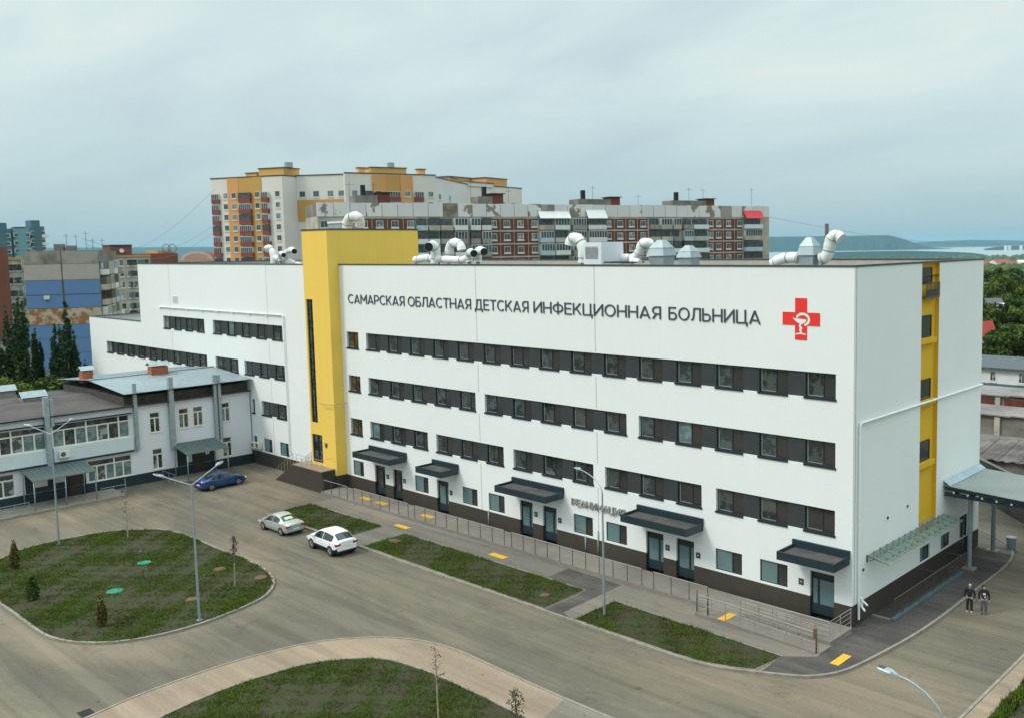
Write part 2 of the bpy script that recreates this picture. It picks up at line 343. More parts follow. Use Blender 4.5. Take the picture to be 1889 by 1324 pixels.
def smooth(path, it=2, closed=False):
    P = [np.array(p[:2], float) for p in path]
    for _ in range(it):
        Q = []; n = len(P)
        for i in range(n if closed else n-1):
            a, c = P[i], P[(i+1) % n]; Q += [a*.75+c*.25, a*.25+c*.75]
        if not closed: Q = [P[0]]+Q+[P[-1]]
        P = Q
    return [tuple(p) for p in P]
def lawn(name, poly, z, label, dome=0.0):
    b = MB(); cx, cy = np.mean([p[0] for p in poly]), np.mean([p[1] for p in poly]); n = len(poly)
    K = 5
    for k in range(K):
        for i in range(n):
            j = (i+1) % n
            f0, f1 = k/K, (k+1)/K
            def q(p, f): return (cx+(p[0]-cx)*f, cy+(p[1]-cy)*f, z+dome*(1-f*f)+0.02*math.sin(p[0]*3+f*9))
            pts = [q(poly[i], f0), q(poly[j], f0), q(poly[j], f1), q(poly[i], f1)]
            b.face(pts[1:] if k == 0 else pts, 0)
    return struct(b.build(name, m_soil, loc=(0, 0, 0)), label)

ISL = smooth([(-53.08,-29.75),(-54.47,-27.76),(-55.96,-25.63),(-56.1,-23.31),(-55.72,-20.14),(-54.06,-18.12),(-52.24,-16.69),(-48.69,-16.32),(-42.73,-16.42),(-39.11,-16.25),(-36.46,-16.47),(-34.1,-17.21),(-32.45,-18.37),(-31.42,-19.88),(-30.65,-23.38),(-30.76,-25.61),(-31.33,-27.34),(-32.24,-28.7),(-34.02,-29.92),(-36.11,-30.53),(-39.48,-30.52),(-44.31,-30.56),(-49.75,-30.6)], 1, True)
b = MB(); strip(b, ISL, 0.17, -0.02, 0.14, True); struct(b.build('kerb', M['kerb'], loc=(0,0,0)), 'rounded concrete kerb around the grassy oval island')
lawn('island_soil', ISL, 0.10, 'bare soil of the oval island under thin grass', 0.05)
FOUT = smooth([(-22.9,-36.0),(-23.6,-32.0),(-24.0,-30.06),(-24.07,-27.4),(-23.99,-25.07),(-23.6,-23.13),(-22.96,-21.03),(-21.68,-19.22),(-20.22,-17.89),(-18.65,-17.03),(-16.73,-16.47),(-14.83,-16.38),(-12.9,-16.45),(-11.63,-16.5),(-8.17,-16.6),(-4.13,-16.6),(1.62,-16.55),(12,-16.5)], 1)
FIN = smooth([(-19.6,-36.0),(-20.39,-31.64),(-20.98,-29.21),(-21.2,-26.8),(-20.98,-24.54),(-20.52,-22.46),(-19.25,-20.78),(-18.32,-19.94),(-16.97,-19.39),(-14.44,-19.04),(-9.87,-19.06),(-7.71,-19.14),(-5.98,-19.14),(3,-19.1),(12,-19.1)], 1)
b = MB(); b.prism(FOUT+FIN[::-1], -0.02, 0.10); struct(b.build('path', m_tan, loc=(0,0,0)), 'sandy footpath curving round the near lawn')
b = MB(); strip(b, FOUT, 0.13, -0.02, 0.135); struct(b.build('kerb', M['kerb'], loc=(0,0,0)), 'kerb between the drive and the sandy footpath')
b = MB(); strip(b, FIN, 0.12, 0, 0.15); struct(b.build('kerb', M['kerb'], loc=(0,0,0)), 'pale kerb between the sandy footpath and near lawn')
b = MB(); b.face([(-6.9,-16.68,0.104),(6,-16.66,0.104),(6,-19.0,0.104),(-6.2,-19.05,0.104)]); struct(b.build('pavement', m_walk, loc=(0,0,0)), 'greyer asphalt continuing the sandy footpath')
FL = FIN+[(12,-40),(-19,-40)]
lawn('lawn_soil', FL, 0.09, 'soil of the near lawn at the bottom of the photo', 0.0)

KERB = smooth([(-49.9,-9.32),(-36.2,-9.3),(-30,-9.4),(-23.7,-9.35),(-16.2,-9.3),(-8.9,-9.35),(-6.2,-9.35),(-3.96,-9.2),(-2.2,-8.64),(-0.9,-8.0),(0.81,-7.2),(1.64,-6.4),(2.25,-5.3),(2.6,-3.6),(3.1,0.5),(3.3,3.87),(3.24,8.59),(3.2,12.03),(3.16,16.64),(2.65,19.23),(1.96,20.57),(1.13,21.56),(-1.44,23.36)], 2)
b = MB(); b.prism([(-49.9, -2.8)]+[tuple(p) for p in KERB]+[(-1.44, 19.6), (-0.1, 19.0), (-0.1, -2.8)], -0.02, 0.12); struct(b.build('pavement', m_walk, loc=(0,0,0)), 'pavement along the front of the white hospital')
b = MB(); strip(b, KERB, 0.16, -0.02, 0.15); struct(b.build('kerb', M['kerb'], loc=(0,0,0)), 'kerb between the drive and the hospital pavement')
b = MB(); b.face([(-20.1,-3.0,.124),(-15.1,-3.1,.124),(-14.95,-5.44,.124),(-14.8,-8.8,.124),(-13.75,-9.2,.124),(-16.0,-9.2,.124),(-16.2,-5.3,.124),(-20.0,-5.1,.124)])
struct(b.build('asphalt_patch', m_dark, loc=(0,0,0)), 'fresh dark asphalt patch between the grass strips')
dk = [p for p in KERB if p[0] > -1.25 and p[1] < 19]
b = MB(); b.face([(p[0]-.1*(p[0] > 1.5), p[1]+(.1 if p[1] < -6 else 0), .124) for p in dk]+[(0.0, 19, .124), (0.02, -.3, .124), (.32, -.5, .124), (.32, -4.6, .124), (-1.15, -5.75, .124)])
struct(b.build('asphalt_patch', m_dark, loc=(0,0,0)), 'dark asphalt pavement round the near hospital corner')
STR = []
S1 = [(-49.8,-5.3),(-38.85,-5.28),(-38.7,-9.18),(-49.6,-9.18)]
S2 = [(-35.8,-5.3),(-16.3,-5.3),(-16.15,-9.2),(-35.7,-9.18)]
S3 = [(-13.5,-5.5),(-1.1,-5.75),(-1.35,-8.05),(-2.3,-8.52),(-4.0,-9.05),(-6.2,-9.2),(-13.45,-9.2)]
for k, (S, nm) in enumerate(((S1, 'shortest, beside the parked cars'), (S2, 'longest, in the middle'), (S3, 'nearest the hospital corner'))):
    b = MB(); b.prism(S, 0.0, 0.15); struct(b.build('strip_soil', m_soil, loc=(0,0,0)), 'soil of the grass strip '+nm)
    b = MB(); strip(b, S, 0.09, 0.1, 0.165, True); struct(b.build('kerb', M['kerb'], loc=(0,0,0)), 'thin edging of the grass strip '+nm)
b = MB(); b.prism([(8.95,-30),(9.72,-30),(9.72,12),(8.95,12)], -0.02, 0.11); struct(b.build('path', m_tan, loc=(0,0,0)), 'narrow sandy footpath at the right edge of the drive')
for x, nm in ((8.86, 'drive side'), (9.81, 'bed side')):
    b = MB(); b.box(x-.08, x+.08, -30, 12, -0.02, 0.15); struct(b.build('kerb', M['kerb'], loc=(0,0,0)), 'straight kerb on the '+nm+' of the right footpath')
BED = [(9.9,-30),(24,-30),(24,12),(9.9,12)]
lawn('bed_soil', BED, 0.10, 'bare brown soil bed at the lower right', 0.0)

# ---- grass: thin tufts, nobody could count them
m_grass = mat('grass_blades', (0.085, 0.145, 0.013), 0.85, scale=0.5, col2=(0.075, 0.085, 0.020), island=0.55, spec=0.08)
def grass(polys, dens, label, zf, h=(0.06, 0.20), thr=0.42, blades=5, wid=0.022):
    vs = []; fs = []
    for poly in polys:
        xs = [p[0] for p in poly]; ys = [p[1] for p in poly]; A = (max(xs)-min(xs))*(max(ys)-min(ys)); n = int(A*dens)
        X = rng.uniform(min(xs), max(xs), n); Y = rng.uniform(min(ys), max(ys), n); ok = inpoly(X, Y, poly); X, Y = X[ok], Y[ok]
        cl = 0.5+0.22*np.sin(X*.9+1.3*np.sin(Y*.7))+0.2*np.sin(Y*1.1+1.7*np.sin(X*.6))+0.16*np.sin(X*2.7+Y*2.1)+0.14*np.sin(Y*4.1-X*3.3)
        ok = rng.uniform(0, 1, len(X)) < np.clip((cl-thr+0.35)*1.3, 0.06, 1); X, Y, cl = X[ok], Y[ok], cl[ok]
        for x, y, c in zip(X, Y, cl):
            hh = rng.uniform(*h)*(0.6+0.7*max(0, c)); z = zf(x, y)
            for _ in range(blades):
                a = rng.uniform(0, 6.283); le = rng.uniform(.1, .7)*hh; w = wid*rng.uniform(.7, 1.5); ox, oy = rng.uniform(-.07, .07, 2)
                ca, sa = math.cos(a), math.sin(a); i = len(vs)
                vs += [(x+ox-sa*w, y+oy+ca*w, z), (x+ox+sa*w, y+oy-ca*w, z), (x+ox+ca*le, y+oy+sa*le, z+hh*rng.uniform(.7, 1.1))]
                fs.append((i, i+1, i+2))
    me = bpy.data.meshes.new('grass'); me.from_pydata(vs, [], fs); me.materials.append(m_grass); me.update()
    o = bpy.data.objects.new('grass', me); C.objects.link(o); o['label'] = label; o['kind'] = 'stuff'; return o
def zdome(poly, z, dome):
    cx, cy = np.mean([p[0] for p in poly]), np.mean([p[1] for p in poly]); mr = max(math.hypot(p[0]-cx, p[1]-cy) for p in poly)
    return lambda x, y: z+dome*max(0, 1-(math.hypot(x-cx, y-cy)/mr)**2)*.8
grass([ISL], 165, 'patchy green grass on the oval island', zdome(ISL, .11, .03), (.03, .13), .40, 6, .012)
grass([S1, S2, S3], 150, 'green grass on the three strips in front of the hospital', lambda x, y: .15, (0.03, .14), .36, 6, .011)
FLv = [p for p in FL if p[0] < 9.0]
grass([FLv+[(9, -32)]] if False else [[p for p in FIN if p[0] < 6.5]+[(6.5, -30), (-19, -36)]], 150, 'patchy grass of the near lawn', lambda x, y: .11, (0.03, .14), .42, 6, .011)
grass([[(9.95,-12),(10.5,-12),(10.5,8),(9.95,8)]], 160, 'bright green plants along the right footpath kerb', lambda x, y: .1, (0.12, .32), .1, 7, .04)
grass([[(10.4,-12),(13,-12),(13,8),(10.4,8)]], 5, 'sparse weeds on the bare soil bed', lambda x, y: .1, (0.05, .15), .5)

# ================================================================== HOSPITAL
X0, XT, XL, XLL = 0.0, -52.12, -96.9, -113.75
YB = 19.4; ZT = 21.0; ZB = 1.42
hosp = thing('hospital', 'long white hospital block with dark ribbon windows and a yellow stair tower', 'building', (-48, 0, 0))
TF = lambda u, d, z: (u, -d, z)          # front facade frame (y = 0)
TS = lambda u, d, z: (d, u, z)           # right side facade frame (x = 0)
TW = lambda u, d, z: (u, -1.1-d, z)      # tower front frame
PITCHM = 3.217; WW = 2.04
bands = []   # (x0, x1, z0, z1)
R1 = (13.42, 14.90); R2 = (9.42, 10.90); R3 = (5.40, 6.90)
bands.append((-48.16, -1.12, *R1))
for a in (-48.06, -32.03, -16.03): bands.append((a, a+4*PITCHM+WW, *R2))
for a in (-48.05, -38.42, -28.82, -19.22, -9.6): bands.append((a, a+2*PITCHM+WW, *R3))
bands += [(-90.42, -79.8, *R1), (-77.73, -62.8, *R1), (-108.3, -79.6, *R2), (-77.55, -72.35, *R2), (-71.0, -62.7, *R2), (-67.77, -62.65, *R3)]
single = [(-51.26, -49.38, *R1), (-51.24, -49.34, *R2), (-51.22, -49.30, *R3), (-69.85, -69.2, *R3)]
ground_w = [(-51.06, -49.38), (-41.6, -39.72), (-35.18, -33.28), (-31.9, -30.0), (-22.43, -20.5), (-19.2, -17.25), (-9.66, -7.62), (-6.28, -4.3), (-67.65, -65.98), (-64.38, -62.62), (-69.8, -69.1)]
doors = [(-47.6, -46.02), (-44.82, -43.45), (-38.53, -37.0), (-28.22, -26.8), (-25.68, -24.2), (-15.5, -13.98), (-12.88, -11.39), (-2.75, -1.14)]
ZD0, ZD1 = 0.37, 3.0
b = MB(TF)
H = [(a, c, z0, z1, .32) for a, c, z0, z1 in bands+single]+[(a, c, 1.55, 2.95, .2) for a, c in ground_w]+[(a, c, ZB-.01, ZD1, .3) for a, c in doors]
holes_wall(b, XL, X0, ZB, ZT, H, rev=False)
holes_wall(b, XLL, XL, ZB, 13.9, H, rev=False)
holes_wall(b, -199, -200, 0, 1, [h for h in H if h[4] != .3])      # the reveals only
for a_, c_, z0_, z1_, dp_ in [h for h in H if h[4] == .3]:
    for x_ in (a_, c_): b.face([(x_, 0, ZB), (x_, -.3, ZB), (x_, -.3, z1_), (x_, 0, z1_)])
    b.face([(a_, 0, z1_), (c_, 0, z1_), (c_, -.3, z1_), (a_, -.3, z1_)])
b.face([(XLL, 0, ZB), (XLL, -YB, ZB), (XLL, -YB, 13.9), (XLL, 0, 13.9)])
b.face([(XL, 0, 13.2), (XL, -YB, 13.2), (XL, -YB, ZT), (XL, 0, ZT)])
b.face([(X0, -YB, ZB), (XLL, -YB, ZB), (XLL, -YB, 13.9), (XL, -YB, 13.9), (XL, -YB, ZT), (X0, -YB, ZT)])
b.T = TS
RY0, RY1 = 9.0, 11.72
SH = [(9.28, 10.82, 1.5, 2.5, .22), (12.64, 14.2, 1.5, 2.5, .22), (15.9, 17.35, ZB-.01, 3.05, .22)]
holes_wall(b, 0, YB, ZB, ZT, [(RY0, RY1, 4.05, 20.98, .001)]+SH)
wall = b.build('wall', M['white'], hosp)
INNER = mat('inner_sash_grey', (.22, .27, .27), .5, var=0)
def window(parent, T, a, c, z0, z1, dep, split=0.6, gl=None, gr=None, fm=None, sill=True, fr=0.055, label=None, sillout=0.07):
    f = MB(T); d0, d1 = -dep, -dep+.07
    f.box(a, a+fr, d0, d1, z0, z1); f.box(c-fr, c, d0, d1, z0, z1); f.box(a+fr, c-fr, d0, d1, z0, z0+fr); f.box(a+fr, c-fr, d0, d1, z1-fr, z1)
    ps = []; xs = [a+fr]
    if split:
        m = a+(c-a)*split; f.box(m-fr/2, m+fr/2, d0, d1, z0+fr, z1-fr); ps = [(a+fr, m-fr/2), (m+fr/2, c-fr)]
    else: ps = [(a+fr, c-fr)]
    w = f.build('window', fm or M['frame'], parent)
    p = MB(T)
    for k, (x0, x1) in enumerate(ps): p.box(x0, x1, d0-.03, d0+.03, z0+fr, z1-fr, k)
    x0, x1 = ps[0]
    if c-a > 1.2 and split: p.box(x0, x0+.07, d0+.03, d0+.04, z0+fr, z1-fr, 2); p.box(x0+.07, x1, d0+.03, d0+.04, z0+fr, z0+fr+.05, 2)
    p.build('pane', [gl or random.choice(GL), gr or G_BROWN, INNER], w)
    if sill:
        q = MB(T); q.box(a+.004, c-.004, -dep+.072, .002, z0+.002, z0+.03); q.box(a-.05, c+.05, .004, sillout, z0-.09, z0+.03); q.build('sill', M['sill'], w)
    if label: w['label'] = label
    return w
def band(parent, T, x0, x1, z0, z1):
    n = max(1, round((x1-x0-WW)/PITCHM)); s = (x1-x0)/(n*PITCHM+WW); pitch, ww = PITCHM*s, WW*s
    for i in range(n+1):
        a = x0+i*pitch
        window(parent, T, a, a+ww, z0, z1, .29, .56)
        if i < n:
            p = MB(T); p.box(a+ww+.004, a+pitch-.004, -.31, -.10, z0+.004, z1-.004); p.build('spandrel_panel', M['slate'], parent)
for bd in bands: band(hosp, TF, *bd)
for a, c, z0, z1 in single: window(hosp, TF, a, c, z0, z1, .26, .45, G_TOWER_REFL if a > -60 else G_CURT, G_TOWER_REFL if a > -60 else G_BROWN)
for a, c in ground_w: window(hosp, TF, a, c, 1.55, 2.95, .15, .62, G_TEAL, G_BROWN, sill=False, fr=.07)
for i, (a, c) in enumerate(doors):
    f = MB(TF); d0, d1 = -.26, -.14
    f.box(a+.004, a+.09, d0, d1, ZD0, ZD1-.004); f.box(c-.09, c-.004, d0, d1, ZD0, ZD1-.004); f.box(a+.09, c-.09, d0, d1, ZD1-.1, ZD1-.004); f.box(a+.09, c-.09, d0, d1, 2.52, 2.62)
    f.box(a+.09, c-.09, d0, d1-.02, ZD0, 1.0); m = a+(c-a)*(.68 if i < 7 else .3); f.box(m-.05, m+.05, d0, d1, 1.0, 2.52)
    dr = f.build('door', M['tealdark'], hosp)
    p = MB(TF); p.box(a+.09, c-.09, d0+.03, d0+.06, 2.62, ZD1-.1, 1); p.box(a+.09, m-.05, d0+.03, d0+.06, 1.0, 2.52); p.box(m+.05, c-.09, d0+.03, d0+.06, 1.0, 2.52); p.build('pane', [G_TEAL if i > 1 else G_BROWN, G_BROWN], dr)
    h = MB(TF); hx = m-.1; h.tube([(hx, -.14, 1.15), (hx, -.09, 1.15), (hx, -.09, 1.65), (hx, -.14, 1.65)], .015, 6); h.build('handle', M['rail'], dr)
for x in (-45.62, -43.12, -36.65, -26.42, -23.85, -13.62, -11.05, -3.35):
    p = MB(TF); p.box(x-.17, x+.17, .0, .035, 1.98, 2.36, 0); p.box(x-.04, x+.04, .035, .042, 2.14, 2.2, 1); p.build('plaque', [M['letter'], M['white2']], hosp)
# dark tiled plinth, butted round the doors
b = MB(TF); xs = [XLL]+[v for a, c in sorted(doors) for v in (a, c)]+[X0]
for i in range(0, len(xs), 2): b.box(xs[i], xs[i+1], -.4, .018 if xs[i+1] != X0 else .018, -.2, ZB)
b.T = TS; b.box(.41, 15.9, -.4, .018, -.2, ZB); b.box(17.35, YB, -.4, .018, -.2, ZB); b.box(0.0, .41, -.4, .018, -.2, ZB)
b.build('plinth', M['brownbase'], hosp)
# parapet cap, inner faces and roof
b = MB()
def capbox(x0, x1, y0, y1, z): b.box(x0, x1, y0, y1, z, z+.10)
capbox(XL-.04, .05, -.05, .34, ZT); capbox(XL-.04, .05, YB-.34, YB+.05, ZT); capbox(-.34, .05, .34, YB-.34, ZT); capbox(XL-.04, XL+.34, .34, YB-.34, ZT)
capbox(XLL-.04, XL-.045, -.05, .3, 13.9); capbox(XLL-.04, XL-.045, YB-.3, YB+.05, 13.9); capbox(XLL-.04, XLL+.3, .3, YB-.3, 13.9)
b.build('parapet_cap', M['cap'], hosp)
b = MB(); b.box(XL+.3, -.3, .3, .302, 20.2, ZT); b.box(XL+.3, -.3, YB-.302, YB-.3, 20.2, ZT); b.box(-.302, -.3, .302, YB-.302, 20.2, ZT); b.box(XLL+.25, XL, YB-.252, YB-.25, 13.2, 13.9)
b.build('parapet_wall', M['beige'], hosp)
b = MB(); b.face([(XL+.01, .01, 20.22), (-.01, .01, 20.22), (-.01, YB-.01, 20.22), (XL+.01, YB-.01, 20.22)]); b.face([(XLL+.01, .01, 13.45), (XL, .01, 13.45), (XL, YB-.01, 13.45), (XLL+.01, YB-.01, 13.45)])
b.build('roof', M['roofmem'], hosp)
# thin service joints in the render
b = MB(TF)
for x, z0, z1 in ((-32.73, ZB, ZT), (-19.93, ZB, ZT), (-65.55, ZB, ZT), (-88.2, ZB, ZT)):
    zz = z0
    for (zz0, zz1) in ((ZB, 5.25), (7.0, 9.25), (11.0, 13.25), (15.0, ZT)):
        if zz0 == ZB and x < -80: continue
        b = MB(TF); b.box(x-.025, x+.025, 0.0, .006, zz0, zz1); b.build('joint', M['joint'], hosp)
b = MB(TS); b.box(.24, .30, 0, .006, ZB, ZT); b.build('joint', M['joint'], hosp)
# yellow stair tower
TX0, TX1 = -56.41, -52.12
b = MB(TW); holes_wall(b, TX0, TX1, 1.46, 24.2, [(-56.15, -55.05, 6.1, 17.8, .25), (-56.17, -54.42, 2.3, 5.0, .2)])
b.T = None; b.face([(TX1, -1.1, 1.46), (TX1, 9, 1.46), (TX1, 9, 24.2), (TX1, -1.1, 24.2)]); b.face([(TX0, -1.1, 1.46), (TX0, 9, 1.46), (TX0, 9, 24.2), (TX0, -1.1, 24.2)])
b.face([(TX0, 9, 20), (TX1, 9, 20), (TX1, 9, 24.2), (TX0, 9, 24.2)]); b.face([(TX0, -1.1, 1.46), (TX1, -1.1, 1.46), (TX1, 0, 1.46), (TX0, 0, 1.46)])
tw = b.build('stair_tower', M['yellow'], hosp)
b = MB(); b.box(TX0-.05, TX1+.05, -1.16, 9.06, 24.203, 24.33); b.build('parapet_cap', M['cap'], tw)
b = MB(); b.box(TX0+.02, TX1-.03, -1.08, 0, -.2, 1.455); b.build('plinth', M['brownbase'], tw)
b = MB(TW); b.box(-56.145, -55.055, -.24, -.2, 6.1, 17.8, 1)
for z in np.arange(6.1, 17.9, 1.3): b.box(-56.145, -55.055, -.2, -.12, z-.04 if z > 6.2 else z+.01, z+.04)
for x in (-56.14, -55.6, -55.12): b.box(x, x+.06, -.2, -.11, 6.11, 17.79)
b.build('tall_window', [M['frame'], G_DARK], tw)
b = MB(TW); b.box(-56.165, -54.425, -.19, -.15, 2.3, 4.99, 1)
for x in (-56.16, -55.33, -54.51): b.box(x, x+.08, -.15, -.06, 2.31, 4.98)
for z in (2.31, 4.3, 4.9): b.box(-56.08, -54.51, -.15, -.07, z, z+.08)
b.build('door', [M['frame'], G_DARK], tw)
b = MB(TW); b.box(-53.95, -53.55, 0, .035, 3.95, 4.35); b.build('plaque', M['letter'], tw)
b = MB(TW); b.tube([(-53.9, .3, 8.1), (-53.2, .35, 8.15), (-52.0, .3, 8.2), (-51.7, -.4, 8.25), (-51.7, -1.05, 8.25)], .035, 6); b.build('cable_bracket', M['rail'], tw)
# side recess painted yellow with dark windows
b = MB(TS); dr_ = -.27
b.face([(RY0, dr_, 4.05), (RY1, dr_, 4.05), (RY1, dr_, 20.98), (RY0, dr_, 20.98)])
for y in (RY0, RY1): b.face([(y, 0, 4.05), (y, dr_, 4.05), (y, dr_, 20.98), (y, 0, 20.98)])
b.face([(RY0, 0, 20.98), (RY1, 0, 20.98), (RY1, dr_, 20.98), (RY0, dr_, 20.98)])
for z in (15.83, 11.83, 7.75): b.box(RY0+.004, RY1-.35, dr_, .02, z, z+.34)
rc = b.build('recess', M['yellow2'], hosp)
b = MB(TS); b.box(RY0+.004, RY1-.004, dr_, .01, 3.6, 4.046); b.build('sill', M['stone'], rc)
for z0, z1 in ((19.75, 20.7), (16.3, 17.62), (12.25, 13.5), (8.2, 9.45)):
    window(rc, TS, 9.05, 11.1, z0-.1, z1, .29, 0, G_BROWN, sill=False)
b = MB(TS); b.box(9.35, 11.45, -.26, .14, 18.75, 18.85)
for y in np.arange(9.35, 11.5, .21): b.box(y, y+.03, .1, .14, 18.85, 19.7)
b.box(9.35, 11.45, .09, .15, 19.7, 19.76); b.box(9.4, 11.3, .10, .11, 18.9, 19.3); b.build('balcony_rail', M['postdark'], rc)
for a, c, z0, z1, dp in SH[:2]: window(hosp, TS, a, c, z0, z1, .15, .5, G_TEAL, G_DARK, sill=False, fr=.08)
b = MB(TS); a, c = 15.9, 17.35
for x in (a+.004, a+.7, c-.1): b.box(x, x+.09, -.2, -.08, .2, 3.04)
b.box(a+.1, c-.1, -.19, -.09, .2, .9); b.box(a+.1, c-.1, -.19, -.09, 2.4, 2.5); b.box(a+.1, c-.1, -.16, -.12, .9, 3.0, 1); b.build('door', [M['tealdark'], G_DARK], hosp)
# white pipes
b = MB(TS); b.tube([(.62, .12, .5), (.62, .12, 11.95), (.68, .12, 12.05), (.8, .12, 12.09), (YB-.1, .12, 12.09)], .075, 10)
for y in np.arange(2, 19, 2.4): b.box(y, y+.05, 0, .1, 12.05, 12.13)
for z in np.arange(2, 12, 2.4): b.box(.6, .64, 0, .1, z, z+.05)
b.build('pipe', M['white'], hosp)
b = MB(TF); b.tube([(-91.3, .14, 15.93), (-62.5, .14, 15.98), (-62.3, .14, 15.9), (-62.3, .14, 1.9)], .07, 8)
for x in np.arange(-91, -62.4, 3.6): b.box(x, x+.3, 0, .2, 15.80, 15.88)
b.build('pipe', M['white'], hosp)
b = MB(TF); b.box(-87.4, -86.1, 0, .06, 16.5, 17.3, 0)
for z in np.arange(16.58, 17.25, .12): b.box(-87.3, -86.2, .06, .075, z, z+.05, 1)
b.build('vent_grille', [M['white2'], M['joint']], hosp)
b = MB(TS)
for (y, z) in ((4.4, 5.6), (7.2, 5.7), (13.5, 5.9), (1.25, 3.2)): b.cyl((0, 0, 0), .01, 0, .01, 6) if False else b.box(y, y+.12, 0, .08, z, z+.14)
b.build('wall_lamp', M['postdark'], hosp)
b = MB(); b.tube([(.1, .9, 1.62), (.4, .7, 1.6), (.7, .55, 1.5)], .06, 8); b.tube([(.1, .9, 1.35), (.35, .6, 1.3), (.62, .4, 1.2)], .06, 8); b.box(.02, .2, .8, 1.0, 1.2, 1.75); b.build('security_camera', M['white'], hosp)
b = MB(TF)
for x, z0, z1 in ((-31.9, .37, 1.5), (-21.2, .37, 1.5), (-19.95, .37, 2.1)): b.tube([(x, .06, z0), (x, .06, z1)], .05, 8)
b.build('pipe', M['joint'], hosp)
# five entrance canopies
for i, (a, c, dep) in enumerate(((-48.25, -42.65, 1.85), (-38.95, -35.55, 1.85), (-28.95, -23.35, 1.9), (-16.2, -10.6, 1.85), (-3.9, -.12, 1.9))):
    b = MB(TF)
    b.box(a, c, .07, dep, 3.92, 4.25, 0); b.box(a, c, dep-.10, dep+.003, 4.25, 4.42, 0); b.box(a, a+.1, .16, dep-.1, 4.25, 4.42, 0); b.box(c-.1, c, .16, dep-.1, 4.25, 4.42, 0)
    b.box(a, c, 0.001, .16, 4.2, 4.72, 0); b.face([(a+.1, .16, 4.256), (c-.1, .16, 4.256), (c-.1, dep-.1, 4.256), (a+.1, dep-.1, 4.256)], 1)
    for x in np.arange(a+1.4, c-.3, 1.4): b.box(x, x+.02, dep, dep+.006, 3.93, 4.41, 2)
    cn = b.build('entrance_canopy', [M['tealdark'], M['canopytop'], M['black']], hosp)
# glass canopy on the side wall
gc = thing('glass_canopy', 'long glass canopy on brackets on the grey side wall of the hospital', 'canopy', (0, 7.4, 3.8))
m_gl = bpy.data.materials.new('clear_green_glass'); m_gl.use_nodes = True; t_ = m_gl.node_tree; pb = t_.nodes['Principled BSDF']
pb.inputs['Base Color'].default_value = (0.36, 0.42, 0.38, 1); pb.inputs['Roughness'].default_value = 0.03
tr = N(t_, 'ShaderNodeBsdfTransparent'); tr.inputs[0].default_value = (0.70, 0.78, 0.73, 1); ms = N(t_, 'ShaderNodeMixShader', i_0=0.28)
t_.links.new(tr.outputs[0], ms.inputs[1]); t_.links.new(pb.outputs[0], ms.inputs[2]); t_.links.new(ms.outputs[0], t_.nodes['Material Output'].inputs[0])
n_ = 13
for k in range(n_):
    y0, y1 = 1.8+k*(11.15/n_), 1.8+(k+1)*(11.15/n_)-.02
    b = MB(); b.face([(.06, y0, 4.02), (.06, y1, 4.02), (1.42, y1, 3.78), (1.42, y0, 3.78)]); b.face([(.06, y0, 4.035), (.06, y1, 4.035), (1.42, y1, 3.795), (1.42, y0, 3.795)]); b.build('glass_pane', m_gl, gc)
    b = MB(); ym = y0
    b.tube([(0, ym, 3.97), (1.38, ym, 3.735)], .03, 6); b.tube([(0, ym, 3.65), (.55, ym, 3.87)], .018, 5); b.box(0, .05, ym-.05, ym+.05, 3.6, 4.05)
    b.tube([(.5, ym+.43, 3.9), (.5, ym+.43, 4.0)], .05, 6); b.tube([(1.05, ym+.43, 3.8), (1.05, ym+.43, 3.9)], .05, 6)
    b.build('bracket', M['postdark'], gc)
b = MB(); b.tube([(1.42, 1.75, 3.78), (1.42, 12.98, 3.78)], .025, 6); b.tube([(.05, 1.75, 4.03), (1.42, 1.75, 3.78)], .022, 6); b.build('edge_rail', M['rail'], gc)

